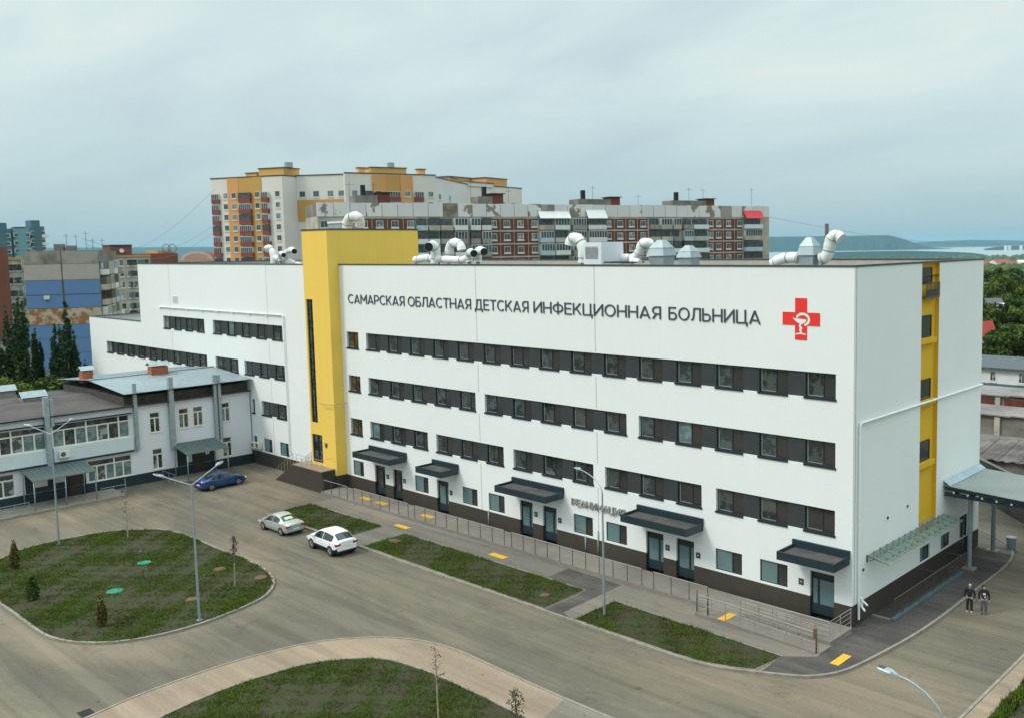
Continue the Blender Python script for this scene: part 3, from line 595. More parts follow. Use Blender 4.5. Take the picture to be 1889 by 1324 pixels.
# signs on the wall
SW = .053      # half stroke, cap height = 1
def arc(cx, cy, rx, ry, a0, a1, n=14): return [(cx+rx*math.cos(math.radians(a)), cy+ry*math.sin(math.radians(a))) for a in np.linspace(a0, a1, n)]
q = SW
GLY = {
 'О': (.92, [arc(.46, .5, .46-q, .5-q, 0, 360, 25)]), 'С': (.80, [arc(.45, .5, .45-q, .5-q, 48, 312, 20)]),
 'А': (.84, [[(q*.9, 0), (.42, .96)], [(.84-q*.9, 0), (.42, .96)], [(.17, .27), (.67, .27)]]), 'М': (.92, [[(q, 0), (q, 1)], [(.92-q, 0), (.92-q, 1)], [(q, .95), (.46, .32)], [(.92-q, .95), (.46, .32)]]),
 'Р': (.68, [[(q, 0), (q, 1)], [(q, 1-q), (.38, 1-q)]+arc(.38, .68, .30-q, .32-q, 90, -90, 10)+[(q, .36+q)]]), 'К': (.74, [[(q, 0), (q, 1)], [(.16, .42), (.66, .98)], [(.30, .56), (.68, .02)]]),
 'Я': (.70, [[(.70-q, 0), (.70-q, 1)], [(.70-q, 1-q), (.33, 1-q)]+arc(.33, .68, .30-q, .32-q, 90, 270, 10)+[(.70-q, .36+q)], [(.34, .38), (.07, .02)]]),
 'Б': (.70, [[(q, 0), (q, 1)], [(q, 1-q), (.62, 1-q)], [(q, .60-q), (.38, .60-q)]+arc(.38, .30, .32-q, .30-q, 90, -90, 10)+[(q, q)]]), 'Ь': (.68, [[(q, 0), (q, 1)], [(q, .60-q), (.36, .60-q)]+arc(.36, .30, .32-q, .30-q, 90, -90, 10)+[(q, q)]]),
 'Л': (.78, [[(.78-q, 0), (.78-q, 1)], [(.78-q, 1-q), (.22, 1-q)], [(.25, 1-q*1.3), (.22, .45), (.16, .14), (.02, q)]]), 'Т': (.70, [[(.35, 0), (.35, 1)], [(0, 1-q), (.70, 1-q)]]), 'Н': (.78, [[(q, 0), (q, 1)], [(.78-q, 0), (.78-q, 1)], [(q, .5), (.78-q, .5)]]),
 'Д': (.90, [[(.76-q, q), (.76-q, 1)], [(.76-q, 1-q), (.24, 1-q)], [(.27, 1-q*1.3), (.25, .45), (.15, .12)], [(0, q), (.90, q)], [(q*.8, -.2), (q*.8, .1)], [(.90-q*.8, -.2), (.90-q*.8, .1)]]),
 'Е': (.64, [[(q, 0), (q, 1)], [(q, 1-q), (.62, 1-q)], [(q, .51), (.57, .51)], [(q, q), (.64, q)]]), 'И': (.80, [[(q, 0), (q, 1)], [(.80-q, 0), (.80-q, 1)], [(q, .07), (.80-q, .93)]]),
 'Ф': (.96, [[(.48, -.04), (.48, 1.04)], arc(.48, .5, .48-q, .37-q, 0, 360, 25)]), 'Ц': (.84, [[(q, 0), (q, 1)], [(.74-q, 0), (.74-q, 1)], [(q, q), (.84, q)], [(.84-q*.8, -.2), (.84-q*.8, .1)]])}
def letters(parent, word, zlo, zhi, thick, m):
    w, x0, x1 = word; tot = sum(GLY[c][0] for c in w)+.13*(len(w)-1); sx = (x1-x0)/tot; x = 0
    for c in w:
        text_mesh([(c, x0+x*sx, x0+(x+GLY[c][0])*sx)], zlo, zhi, TF, thick).build('letter', m, parent); x += GLY[c][0]+.13
def text_mesh(words, zlo, zhi, T, thick):
    """each word, drawn letter by letter in strokes, fills its surveyed span"""
    mb = MB(T); gap = .13
    for w, x0, x1 in words:
        tot = sum(GLY[c][0] for c in w)+gap*(len(w)-1); sx = (x1-x0)/tot; hz = zhi-zlo; x = 0; k = 0
        for c in w:
            gw, strokes = GLY[c]
            for st_ in strokes:
                k += 1; dd = thick+.012+.0006*(k % 9)
                for i in range(len(st_)-1):
                    p0 = np.array(st_[i])*(1, 1); p1 = np.array(st_[i+1]); t = p1-p0; L = np.linalg.norm(t); t = t/L; e0 = p0-t*(SW*.35 if i > 0 else 0); e1 = p1+t*(SW*.35 if i < len(st_)-2 else 0); nn = np.array([-t[1], t[0]])*SW; dz = dd+.0002*(i % 2)
                    cs_ = [e0+nn, e0-nn, e1-nn, e1+nn]; P_ = [(x0+(x+a_[0])*sx, zlo+a_[1]*hz) for a_ in cs_]
                    mb.face([(a_, dz, b_) for a_, b_ in P_])
                    for m_ in range(4): (a_, b_), (c_, d_) = P_[m_], P_[(m_+1) % 4]; mb.face([(a_, .012, b_), (c_, .012, d_), (c_, dz, d_), (a_, dz, b_)])
            x += gw+gap
    return mb
ns = thing('name_sign', 'dark Cyrillic lettering across the top of the white hospital wall', 'sign', (-28.5, -.03, 17.5))
for wd in (('САМАРСКАЯ', -50.70, -42.13), ('ОБЛАСТНАЯ', -41.64, -33.33), ('ДЕТСКАЯ', -32.84, -26.68), ('ИНФЕКЦИОННАЯ', -26.12, -13.95), ('БОЛЬНИЦА', -13.30, -6.20)):
    letters(ns, wd, 17.52, 18.36, .05, M['letter'])
s_ = thing('letter_sign', 'small steel letters on the wall between two entrance canopies', 'sign', (-20, -.05, 3.6)); letters(s_, ('РЕАНИМАЦИЯ', -22.5, -17.35), 3.60, 4.12, .14, M['steel'])
cs = thing('cross_sign', 'red cross with a white bowl and snake on the hospital wall', 'sign', (-3.4, -.03, 16.7))
b = MB(TF); b.prism([(0, 0)]*0 or [(-3.80, 16.74)]*0 or [], 0, 0) if False else None
pl = [(-3.80,16.73),(-3.01,16.73),(-3.01,17.58),(-2.16,17.58),(-2.16,18.34),(-3.01,18.34),(-3.01,19.18),(-3.80,19.18),(-3.80,18.34),(-4.65,18.34),(-4.65,17.58),(-3.80,17.58)]
for d in (.005, .03): b.face([(x, d, z) for x, z in pl])
for i in range(len(pl)): (x, z), (x2, z2) = pl[i], pl[(i+1) % len(pl)]; b.face([(x, .005, z), (x2, .005, z2), (x2, .03, z2), (x, .03, z)])
cr_ = b.build('red_cross', M['red'], cs)
b = MB(TF)
def flat_stroke(path, ws):
    P = [np.array(p, float) for p in path]
    for i in range(len(P)-1):
        t = P[i+1]-P[i]; t /= np.linalg.norm(t)+1e-9; nn = np.array([-t[1], t[0]]); a, c = P[i]+nn*ws[i], P[i]-nn*ws[i]; e, f_ = P[i+1]-nn*ws[i+1], P[i+1]+nn*ws[i+1]
        b.face([(p[0], .036+.0003*i, p[1]) for p in (a, c, e, f_)])
cx, cz = -3.28, 17.93
arc = [(cx+.42*math.cos(a), cz+.33*math.sin(a)) for a in np.linspace(math.radians(165), math.radians(-75), 18)]
flat_stroke(arc, [.03]+[.075]*16+[.06])
bowl = [(-3.92, 17.98), (-3.62, 17.92), (-3.28, 17.92), (-3.0, 17.97)]
b.face([(x, .043, z) for x, z in ((-3.95, 18.0), (-3.02, 17.93), (-3.1, 17.78), (-3.3, 17.66), (-3.55, 17.7), (-3.78, 17.84))])
flat_stroke([(-3.42, 17.68), (-3.5, 17.52), (-3.33, 17.42), (-3.5, 17.32), (-3.36, 17.2), (-3.44, 17.1)], [.06, .06, .06, .05, .05, .04])
flat_stroke([(-3.75, 17.06), (-3.42, 17.12), (-3.08, 17.06)], [.03, .05, .03])
b.build('bowl_emblem', M['white'], cs)

# platform in front, ramp, steps
b = MB(); b.box(-52.1, -8.15, -2.85, -.42, -.05, .37); b.box(-8.15, .25, -2.95, -.42, -.05, .37)
pf = b.build('platform', M['concrete']); struct(pf, 'low concrete platform along the hospital doors')
b = MB()
pr = [(-8.15, -4.25), (.32, -4.3), (.32, -2.96), (-8.15, -2.96)]
for (xa, za), (xb, zb_) in zip([(-8.15, .36), (-6.0, .36), (.3, .15)][:-1], [(-6.0, .36), (.3, .15)]):
    b.face([(xa, -4.25, za), (xb, -4.25, zb_), (xb, -2.955, zb_), (xa, -2.955, za)]); b.face([(xa, -4.25, 0), (xb, -4.25, 0), (xb, -4.25, zb_), (xa, -4.25, za)])
b.face([(-8.15, -4.25, 0), (-8.15, -2.955, 0), (-8.15, -2.955, .36), (-8.15, -4.25, .36)])
struct(b.build('ramp', M['concrete'], loc=(0, 0, 0)), 'gentle concrete ramp in front of the end door')
for i, (x, y, z, sx, sy) in enumerate(((-46.6, -1.7, .375, 1.5, .55), (-44.15, -1.75, .375, 1.4, .55), (-37.7, -1.7, .375, 1.5, .55), (-37.65, -4.3, .126, 1.7, .5), (-26.0, -4.25, .126, 1.6, .55), (-6.25, -3.6, .365, .55, 1.25), (1.52, -4.12, .13, .5, 1.5))):
    b = MB(); b.box(x-sx/2, x+sx/2, y-sy/2, y+sy/2, z, z+.008)
    for q in np.arange(.08, max(sx, sy)-.05, .12):
        if sx > sy: b.box(x-sx/2+q, x-sx/2+q+.04, y-sy/2+.03, y+sy/2-.03, z+.008, z+.013)
        else: b.box(x-sx/2+.03, x+sx/2-.03, y-sy/2+q, y-sy/2+q+.04, z+.008, z+.013)
    lb = ['before the farthest pair of doors, left one', 'before the farthest pair of doors, right one', 'before the single door under the small canopy', 'on the pavement between two grass strips', 'on the pavement beside the middle grass strip', 'on the ramp by the folded railing', 'bright, on dark asphalt at the near corner'][i]
    tag(b.build('tactile_pad', M['paint_y']), 'yellow tactile ground pad '+lb, 'tactile pad', 'yellow tactile pads on the paving')

def railing(name, path, label, h=1.1, rails=(1.0,), step=1.3, post=M['postdark'], rl=M['rail'], rp=.028, cat='railing', group=None, base=None):
    P = [np.array(p, float) for p in path]; t = thing(name, label, cat, tuple(P[0]), 0, group)
    for i in range(len(P)-1):
        L = np.linalg.norm(P[i+1]-P[i]); n = max(1, round(L/step))
        for k in range(n+(1 if i == len(P)-2 else 0)):
            q = P[i]+(P[i+1]-P[i])*k/n; b = MB(); b.tube([q, q+[0, 0, h]], rp, 6); b.tube([q, q+[0, 0, .03]], .06, 6); b.build('post', post, t)
    b = MB()
    for f in rails:
        b.tube([p+np.array([0, 0, h*f]) for p in P], .024 if f > .9 else .016, 6)
    b.build('handrail', rl, t); return t
GR = 'railings along the hospital platform'
railing('railing', [(-51.8, -2.75, .37), (-47.9, -2.75, .37)], 'low railing at the far end of the platform by the black steps', group=GR)
railing('railing', [(-46.9, -2.75, .37), (-38.9, -2.75, .37)], 'railing behind the first grass strip, by two doors', group=GR)
railing('railing', [(-38.0, -2.75, .37), (-27.0, -2.75, .37)], 'railing from the small canopy to the middle canopy', group=GR)
railing('railing', [(-26.2, -2.75, .37), (-13.6, -2.75, .37)], 'longest railing, passing behind the curved street lamp', group=GR)
railing('railing', [(-12.6, -2.75, .37), (-8.3, -2.75, .37)], 'short railing before the pair of doors near the corner', group=GR)
railing('railing', [(-8.0, -4.15, .36), (-6.0, -4.15, .36), (.2, -4.2, .14)], 'outer railing of the concrete ramp', group=GR, rails=(1.0, .82, .5), step=1.0, post=M['rail'])
railing('railing', [(-5.4, -2.9, .36), (.15, -2.9, .37), (.15, -.4, .37)], 'corner railing round the landing of the end door', group=GR, rails=(1.0, .8, .55, .3), step=1.0, post=M['rail'])
railing('railing', [(-5.6, -3.15, .35), (-.6, -3.15, .2)], 'double handrail between ramp and landing', group=GR, rails=(.9, .7), step=1.25, post=M['rail'])
b = MB(); 
for x in (-8.1, -7.3): b.tube([(x, -4.1, .36), (x, -4.1, 1.7)], .05, 8)
tag(b.build('info_post', M['postdark']), 'pair of dark wrapped posts at the left end of the ramp', 'post')
b = MB(); b.tube([(.1, -4.25, .14), (.1, -4.25, 1.5)], .05, 8); b.box(-.05, .12, -4.34, -4.2, .95, 1.5); tag(b.build('info_post', mat('brown_wrap', (.16, .10, .05), .8)), 'post with a brown board at the foot of the ramp', 'post')
# black stair block at the tower
st = thing('stair_block', 'black walled outdoor steps leading to the yellow tower door', 'steps', (-57, -1.5, 0))
b = MB()
pf2 = [(-61.0, 0), (-52.45, 0), (-52.45, 2.0), (-57.6, 2.0), (-61.0, .05)]
for y in (-2.45, -2.25): b.face([(x, y, z) for x, z in pf2])
for i in range(len(pf2)): (x, z), (x2, z2) = pf2[i], pf2[(i+1) % len(pf2)]; b.face([(x, -2.45, z), (x2, -2.45, z2), (x2, -2.25, z2), (x, -2.25, z)])
b.box(-52.65, -52.45, -2.25, -1.11, 0, 2.0); b.box(-57.6, -52.65, -2.25, -1.11, 0, 1.99)
b.build('side_wall', M['brownbase'], st)
b = MB(); b.box(-57.65, -52.4, -2.5, -1.11, 2.0, 2.09); b.box(-57.65, -56.45, -1.11, -.02, 2.0, 2.09); b.build('landing', M['stone'], st)
b = MB()
for k in range(12): b.box(-61.0+k*.285, -57.6, -2.24, -.03, .02+k*.165, .02+(k+1)*.165)
b.build('step', M['concrete'], st)
b = MB()
for k in range(2):
    y = -2.4 if k == 0 else -.15
    b.tube([(-61.0, y, .1), (-61.0, y, 1.1), (-57.6, y, 3.1), (-52.6 if k == 0 else -57.6, y, 3.1)], .02, 6); b.tube([(-61.0, y, .7), (-57.6, y, 2.7), (-52.6 if k == 0 else -57.6, y, 2.7)], .014, 6)
    for f in np.linspace(0, 1, 7): b.tube([(-61+3.4*f, y, .1+1.95*f), (-61+3.4*f, y, 1.1+2*f)], .016, 6)
    if k == 0:
        for x in np.arange(-57, -52.4, .9): b.tube([(x, y, 2.05), (x, y, 3.1)], .016, 6)
b.tube([(-52.6, -2.4, 3.1), (-52.6, -1.15, 3.1)], .02, 6)
b.build('handrail', M['rail'], st)
# basement ramp pit at the side
pt_ = thing('ramp_parapet', 'sunken side ramp with brown railing and blue grey coping beside the hospital', 'ramp', (1.3, 8, 0))
b = MB(); b.face([(.03, 2.5, .13), (1.3, 2.5, .13), (1.3, 13, .13), (.03, 13, .13)]); b.build('pit_shade_sheet', M['brownbase'], pt_)  # flat dark sheet on the paving, paints the darkness of the pit
b = MB(); b.box(1.22, 1.52, 2.45, 12.95, .12, .27); b.build('coping', mat('coping_bluegrey', (.10, .14, .16), .5, var=.15), pt_)
b = MB(); b.box(.05, 1.2, 2.4, 2.55, .124, .22); b.build('threshold', M['kerb'], pt_)
b = MB(); P_ = [(1.33, 2.8, .27), (1.33, 8.7, .27)]
b.tube([(1.33, 2.75, 1.35), (1.33, 12.9, 1.35), (.1, 12.9, 1.35)], .035, 8); b.tube([(1.33, 2.75, .45), (1.33, 12.9, .45)], .02, 6)
for y in np.arange(2.8, 13, 1.12): b.tube([(1.33, y, .27), (1.33, y, 1.35)], .03, 6)
for y in np.arange(2.95, 12.8, .2): b.tube([(1.33, y, .45), (1.33, y, 1.33)], .009, 4, cap=False)
for y in (8.8, 12.9): b.tube([(.1, y, 1.35), (1.33, y, 1.35)], .03, 6)
b.build('railing', mat('rail_brown', (.12, .095, .08), .5, metal=.3), pt_)
# ================================================================== LEFT CLINIC (two storeys, wall on x = -70)
cl = thing('clinic_building', 'two storey white clinic with a brown shaded upper roof band and pale metal roof', 'building', (-78, -15, 0))
XC = -70.0
TC = lambda u, d, z: (XC+d, u, z)      # u = y, d outwards (+x)
yA, yB = -44.0, -0.16
ups = [(-10.4, -9.43), (-7.6, -6.62), (-6.16, -5.18), (-3.32, -2.36)]; los = [(-10.35, -9.37), (-3.3, -2.34)]
big = [(-18.94, -12.3, 4.87, 7.0, 7), (-30.4, -19.5, 4.85, 6.95, 12), (-16.2, -12.3, 1.1, 3.12, 5), (-27.6, -22.2, 1.1, 3.12, 6)]
b = MB(TC)
Hc = [(a, c, 4.87, 6.85, .16) for a, c in ups]+[(a, c, 1.2, 3.23, .16) for a, c in los]+[(a, c, z0, z1, .16) for a, c, z0, z1, n in big]
holes_wall(b, yA, yB, 1.03, 7.8, Hc+[(-21.4, -16.4, 1.03, 3.3, .1)]+[(-8.0, -4.2, 1.03, 3.2, .1)])
b.T = None; b.face([(XC, yB, 1.03), (-86.5, yB, 1.03), (-86.5, yB, 9.0), (XC, yB, 9.0)][:4]); b.face([(-86.5, yA, 0), (-86.5, yB, 0), (-86.5, yB, 7.8), (-86.5, yA, 7.8)])
b.face([(XC, yA, 0), (-86.5, yA, 0), (-86.5, yA, 7.8), (XC, yA, 7.8)])
b.build('wall', M['white2'], cl)
b = MB(TC); b.box(yA, -21.4, -.3, .02, -.1, 1.03); b.box(-16.4, -8.0, -.3, .02, -.1, 1.03); b.box(-4.2, yB, -.3, .02, -.1, 1.03)
b.box(-21.4, -16.4, -.4, -.1, -.1, 3.3); b.box(-8.0, -4.2, -.4, -.1, -.1, 3.2); b.build('plinth', M['tealdark'], cl)
# projecting upper bays: pale band under each wide window, dark strip under it painting the bay's shadow
for (a, c) in ((-19.0, -12.1), (-31.5, -19.45)):
    b = MB(TC); b.box(a, c, .003, .24, 3.55, 4.80, 0); b.box(a-.05, c+.05, .003, .3, 3.38, 3.546, 1); b.box(a, c, .003, .3, 7.06, 7.16, 1); b.build('bay_panel', [mat('bay_bluewhite', (.60, .68, .70), .6, var=.05), M['tealdark']], cl)
def pvc_window(parent, T, a, c, z0, z1, n, dep=.14, gls=(G_DARK, G_LACE, G_CURT, G_DARK)):
    f = MB(T); d0, d1 = -dep, -dep+.09; fr = .07; zt = z0+(z1-z0)*.72
    f.box(a, a+fr, d0, d1, z0, z1); f.box(c-fr, c, d0, d1, z0, z1); f.box(a+fr, c-fr, d0, d1, z0, z0+fr); f.box(a+fr, c-fr, d0, d1, z1-fr, z1); f.box(a+fr, c-fr, d0, d1, zt-.06, zt+.06)
    w = (c-a)/n
    for k in range(1, n): f.box(a+w*k-.06, a+w*k+.06, d0, d1, z0+fr, zt-.06)
    for k in range(3, n, 3): f.box(a+w*k-.07, a+w*k+.07, d0, d1+.003, z0+fr, z1-fr)
    f.box(a-.04, c+.04, d1, .08, z0-.06, z0-.004)
    wd = f.build('window', M['pvc'], parent)
    for k in range(n):
        p = MB(T); p.box(a+w*k+.06, a+w*(k+1)-.06, d0-.01, d0+.03, z0+fr, zt-.06, 0); p.build('pane', [random.choice(gls)], wd)
    p = MB(T); p.box(a+fr, c-fr, d0-.01, d0+.03, zt+.06, z1-fr, 0); p.build('pane', [G_DARK], wd)
for a, c in ups: pvc_window(cl, TC, a, c, 4.87, 6.85, 2)
for a, c in los: pvc_window(cl, TC, a, c, 1.2, 3.23, 2, gls=(G_LACE, G_LACE, G_DARK))
for a, c, z0, z1, n in big: pvc_window(cl, TC, a, c, z0, z1, n, gls=(G_DARK, G_LACE, G_CURT, G_CURT))
# roof left part (felt) and eave
b = MB(); b.face([(XC+.35, yA, 7.86), (XC+.35, -12.9, 7.86), (-78, -12.9, 8.35), (-78, yA, 8.35)]); b.face([(-78, yA, 8.35), (-78, -12.9, 8.35), (-87, -12.9, 7.9), (-87, yA, 7.9)]); b.face([(XC+.35, -12.9, 7.86), (XC+.35, yB, 7.86), (-87, yB, 7.86), (-87, -12.9, 7.86)])
b.build('roof', M['felt'], cl)
b = MB(); b.box(XC+.02, XC+.36, yA, yB, 7.72, 7.855); b.build('gutter', M['tealdark'], cl)
# attic band, its recess shading painted brown, and the pale metal roof on it
b = MB(); b.box(-86.2, XC-.25, -12.6, yB-.02, 7.87, 8.65); b.build('attic_wall', mat('attic_shade_brown', (.09, .075, .065), .9, var=.3), cl)
RYa, RYb = -12.95, -.14
b = MB()
def zr(x): return 9.05+.62*(1-abs(x+78)/8.7)
for (xa, xb) in ((-69.3, -78), (-78, -86.7)):
    n = 42
    for k in range(n):
        y0 = RYa+(RYb-RYa)*k/n; y1 = RYa+(RYb-RYa)*(k+1)/n; ym = y0+(y1-y0)*.25
        b.face([(xa, y0, zr(xa)+.05), (xa, ym, zr(xa)+.05), (xb, ym, zr(xb)+.05), (xb, y0, zr(xb)+.05)]); b.face([(xa, ym, zr(xa)), (xa, y1, zr(xa)), (xb, y1, zr(xb)), (xb, ym, zr(xb))])
        b.face([(xa, ym, zr(xa)+.05), (xa, ym, zr(xa)), (xb, ym, zr(xb)), (xb, ym, zr(xb)+.05)]); b.face([(xa, y1, zr(xa)+.05), (xa, y1, zr(xa)), (xb, y1, zr(xb)), (xb, y1, zr(xb)+.05)])
    b.face([(xa, RYa, zr(xa)-.08), (xa, RYb, zr(xa)-.08), (xb, RYb, zr(xb)-.08), (xb, RYa, zr(xb)-.08)], 1)
mr_ = b.build('metal_roof', [M['zincroof'], M['tealdark']], cl)
b = MB(); b.box(-78.2, -77.8, RYa, RYb, zr(-78)+.06, zr(-78)+.12); b.build('ridge_cap', M['galv'], mr_)
for (x, y, sx, sy, h) in ((-80.9, -12.1, .5, .62, 1.15), (-77.4, -6.3, .5, 1.1, 1.1)):
    b = MB(); z = zr(x); b.box(x-sx, x+sx, y-sy/1.3, y+sy/1.3, z-.3, z+h*.75); c_ = b.build('chimney', M['brick'], cl)
    b = MB(); z1 = z+h*.75+.12
    b.face([(x-sx-.15, y-sy/1.3-.2, z1), (x-sx-.15, y+sy/1.3+.2, z1), (x, y+sy/1.3+.2, z1+.4), (x, y-sy/1.3-.2, z1+.4)]); b.face([(x+sx+.15, y-sy/1.3-.2, z1), (x+sx+.15, y+sy/1.3+.2, z1), (x, y+sy/1.3+.2, z1+.4), (x, y-sy/1.3-.2, z1+.4)])
    for q in (y-sy/1.3, y+sy/1.3): b.face([(x-sx-.15, q, z1), (x+sx+.15, q, z1), (x, q, z1+.4)], 1)
    b.build('cap', [M['galv'], M['black']], c_)
for (x, y, L, nm) in ((-78.2, -17.9, 2.0, 'near'), (-85.2, -18.3, 1.6, 'far')):
    z = 8.2; b = MB(); b.box(x-.55, x+.55, y-L/2, y+L/2, z-.5, z+.45, 0); c_ = b.build('chimney', M['kerb'], cl)
    b = MB(); z1 = z+.5
    for s in (-1, 1): b.face([(x+s*.7, y-L/2-.15, z1), (x+s*.7, y+L/2+.15, z1), (x, y+L/2+.15, z1+.55), (x, y-L/2-.15, z1+.55)])
    for q in (y-L/2, y+L/2): b.face([(x-.66, q, z1), (x+.66, q, z1), (x, q, z1+.5)], 1)
    b.build('cap', [M['galv'], M['black']], c_)
# square metal ducts up the facade
for (y, z0, z1, w) in ((-11.75, 3.4, 9.95, .15), (-8.4, 3.0, 10.2, .22), (-3.95, 3.2, 9.9, .15), (-3.5, 3.2, 9.85, .15), (-19.4, 3.3, 9.6, .2), (-18.95, 6.9, 9.4, .13)):
    b = MB(TC); b.box(y-w, y+w, .08, .08+2*w, z0, z1); b.box(y-w*.6, y+w*.6, .0, .08, z0+.3, z0+.5)
    for z in np.arange(z0+1.2, z1, 1.5): b.box(y-w-.03, y+w+.03, .05, .11+2*w, z, z+.05)
    b.build('vent_duct', M['galv'], cl)
# entrance canopies on posts
for i, (a, c, xo) in enumerate(((-21.75, -16.6, -66.7), (-8.45, -4.2, -66.75))):
    e = MB(); n = 12
    for k in range(n):
        y0 = a+(c-a)*k/n; y1 = a+(c-a)*(k+1)/n
        e.face([(XC+.03, y0, 3.42), (XC+.03, y1, 3.42), (xo, y1, 2.86), (xo, y0, 2.86)]); e.box(XC+.3, xo-.05, y0, y0+.03, 2.83, 2.85) if False else None
        e.face([(XC+.03, y0, 3.42), (XC+.03, y0+.04, 3.46), (xo, y0+.04, 2.9), (xo, y0, 2.86)]); e.face([(XC+.03, y0+.08, 3.42), (XC+.03, y0+.04, 3.46), (xo, y0+.04, 2.9), (xo, y0+.08, 2.86)])
    e.face([(XC+.03, a, 3.32), (XC+.03, c, 3.32), (xo, c, 2.76), (xo, a, 2.76)], 1)
    e.face([(xo, a, 2.86), (xo, c, 2.86), (xo, c, 2.76), (xo, a, 2.76)], 2); e.face([(XC+.03, a, 3.42), (xo, a, 2.86), (xo, a, 2.76), (XC+.03, a, 3.32)], 2)
    cn = e.build('entrance_canopy', [M['teal'], M['tealdark'], M['kerb']], cl)
    ys = (a+.1, (a+c)/2, c-.1) if i == 0 else (a+.1, c-.1)
    for y in ys:
        for x in (xo-.1, XC+.35):
            e = MB(); e.tube([(x, y, .1), (x, y, 2.78 if x > -68 else 3.26)], .055, 8); e.build('post', M['lamp'], cn)
    e = MB(TC)
    if i == 0: e.box(-20.6, -19.6, -.09, -.05, 1.5, 2.7); e.box(-19.0, -18.1, -.09, -.05, 1.6, 3.0)
    else: e.box(-7.0, -6.5, -.09, -.05, 1.3, 2.6); e.box(-5.1, -4.7, -.09, -.05, 1.8, 2.8)
    e.build('notice_board', M['white2'], cl)
    e = MB(TC); ya = -17.9 if i == 0 else -6.3; e.box(ya, ya+1.1, -.095, -.04, .15, 2.4); e.build('door', mat('door_brown', (.05, .035, .03), .5), cl)
b = MB(); b.box(XC+.03, -66.35, -25.0, -14.2, 0.003, .15); struct(b.build('porch_slab', M['kerb'], loc=(0, 0, 0)), 'concrete porch slab before the clinic entrance')
b = MB(); b.box(XC+.03, -66.9, -9.0, -4.0, 0.003, .12); struct(b.build('porch_slab', M['kerb'], loc=(0, 0, 0)), 'concrete porch slab behind the blue car')
railing('railing', [(-66.5, -25.5, .15), (-66.5, -22.2, .15)], 'grey porch railing at the left edge of the photo', h=.95, rails=(1, .5), post=M['lamp'], rl=M['lamp'])
railing('railing', [(-66.5, -16.4, .15), (-66.5, -14.3, .15), (-69.0, -13.4, .15)], 'grey angled railing right of the clinic porch', h=.95, rails=(1, .5), post=M['lamp'], rl=M['lamp'])
railing('railing', [(-67.0, -9.6, .05), (-69.7, -9.6, .05)], 'short grey railing left of the second clinic canopy', h=.95, rails=(1, .5), post=M['lamp'], rl=M['lamp'])
def ac_unit(T, u, z, label, cat='air conditioner'):
    t = thing('air_conditioner', label, cat, T(u, .3, z), 0, 'outdoor air conditioners on walls')
    b = MB(T); b.box(u-.42, u+.42, .12, .42, z, z+.62); b.build('case', M['pvc'], t)
    b = MB(T); pts = [(u-.12+.22*math.cos(a), .425, z+.31+.22*math.sin(a)) for a in np.linspace(0, 2*math.pi, 17)[:-1]]; b.face(pts); b.build('fan_grille', M['postdark'], t)
    b = MB(T); b.box(u-.36, u-.32, 0, .42, z-.06, z-.003); b.box(u+.32, u+.36, 0, .42, z-.06, z-.003); b.build('bracket', M['rail'], t)
TCb = lambda u, d, z: TC(u, d+.24, z)
ac_unit(TCb, -18.25, 3.95, 'white air conditioner under the wide clinic window')
ac_unit(TF, -69.3, 1.75, 'white air conditioner in the corner by the clinic')
ac_unit(TF, -68.35, 1.8, 'white air conditioner left of the first low hospital window')

# ================================================================== STREET LAMPS
def lamp_head(parent, base, dirv, L=.75):
    dirv = np.array(dirv, float); dirv /= np.linalg.norm(dirv); side = np.array([-dirv[1], dirv[0], 0]); up = np.cross(dirv, side); 
    if up[2] < 0: up = -up
    T = lambda a, s, u: tuple(np.array(base)+dirv*a+side*s+up*u)
    b = MB(T); prof = [(0, .04, .05), (.12, .06, .07), (.22, .13, .09), (.45, .15, .08), (.66, .13, .06), (L, .06, .03)]
    for (a0, w0, h0), (a1, w1, h1) in zip(prof[:-1], prof[1:]):
        k = 1 if a0 >= .3 else 0
        b.face([(a0, -w0, h0*.3), (a1, -w1, h1*.3), (a1, -w1*.7, h1), (a0, -w0*.7, h0)], 0); b.face([(a0, w0, h0*.3), (a1, w1, h1*.3), (a1, w1*.7, h1), (a0, w0*.7, h0)], 0)
        b.face([(a0, -w0*.7, h0), (a1, -w1*.7, h1), (a1, w1*.7, h1), (a0, w0*.7, h0)], k); b.face([(a0, -w0, h0*.3), (a1, -w1, h1*.3), (a1, w1, h1*.3), (a0, w0, h0*.3)], 2)
        b.face([(a0, -w0, h0*.3), (a1, -w1, h1*.3), (a1, -w1, -.02), (a0, -w0, -.02)], 0); b.face([(a0, w0, h0*.3), (a1, w1, h1*.3), (a1, w1, -.02), (a0, w0, -.02)], 0)
    b.build('lamp_head', [M['galv'], M['frame'], M['white2']], parent)
def street_lamp(x, y, zt, arms, label, curved=True):
    t = thing('street_lamp', label, 'street lamp', (x, y, 0), 0, 'street lamps round the drive')
    b = MB(); b.tube([(x, y, 0.1), (x, y, zt*.5), (x, y, zt)], [.08, .065, .045], 10); b.tube([(x, y, .1), (x, y, .14)], .17, 8); b.build('pole', M['lamp'], t)
    for (tx, ty, tz) in arms:
        d = np.array([tx-x, ty-y]); L = np.linalg.norm(d); d /= L; Lr = L-.75
        pts = []
        for f in np.linspace(0, 1, 9):
            if curved: a = f*math.pi/2; pts.append((x+d[0]*Lr*(1-math.cos(a)), y+d[1]*Lr*(1-math.cos(a)), zt+(tz-zt)*math.sin(a)))
            else: pts.append((x+d[0]*Lr*f, y+d[1]*Lr*f, zt-.02+(tz-zt)*f))
        b = MB(); b.tube(pts, .036, 8); b.build('arm', M['lamp'], t)
        e = np.array(pts[-1])-np.array(pts[-2]); lamp_head(t, pts[-1], e)
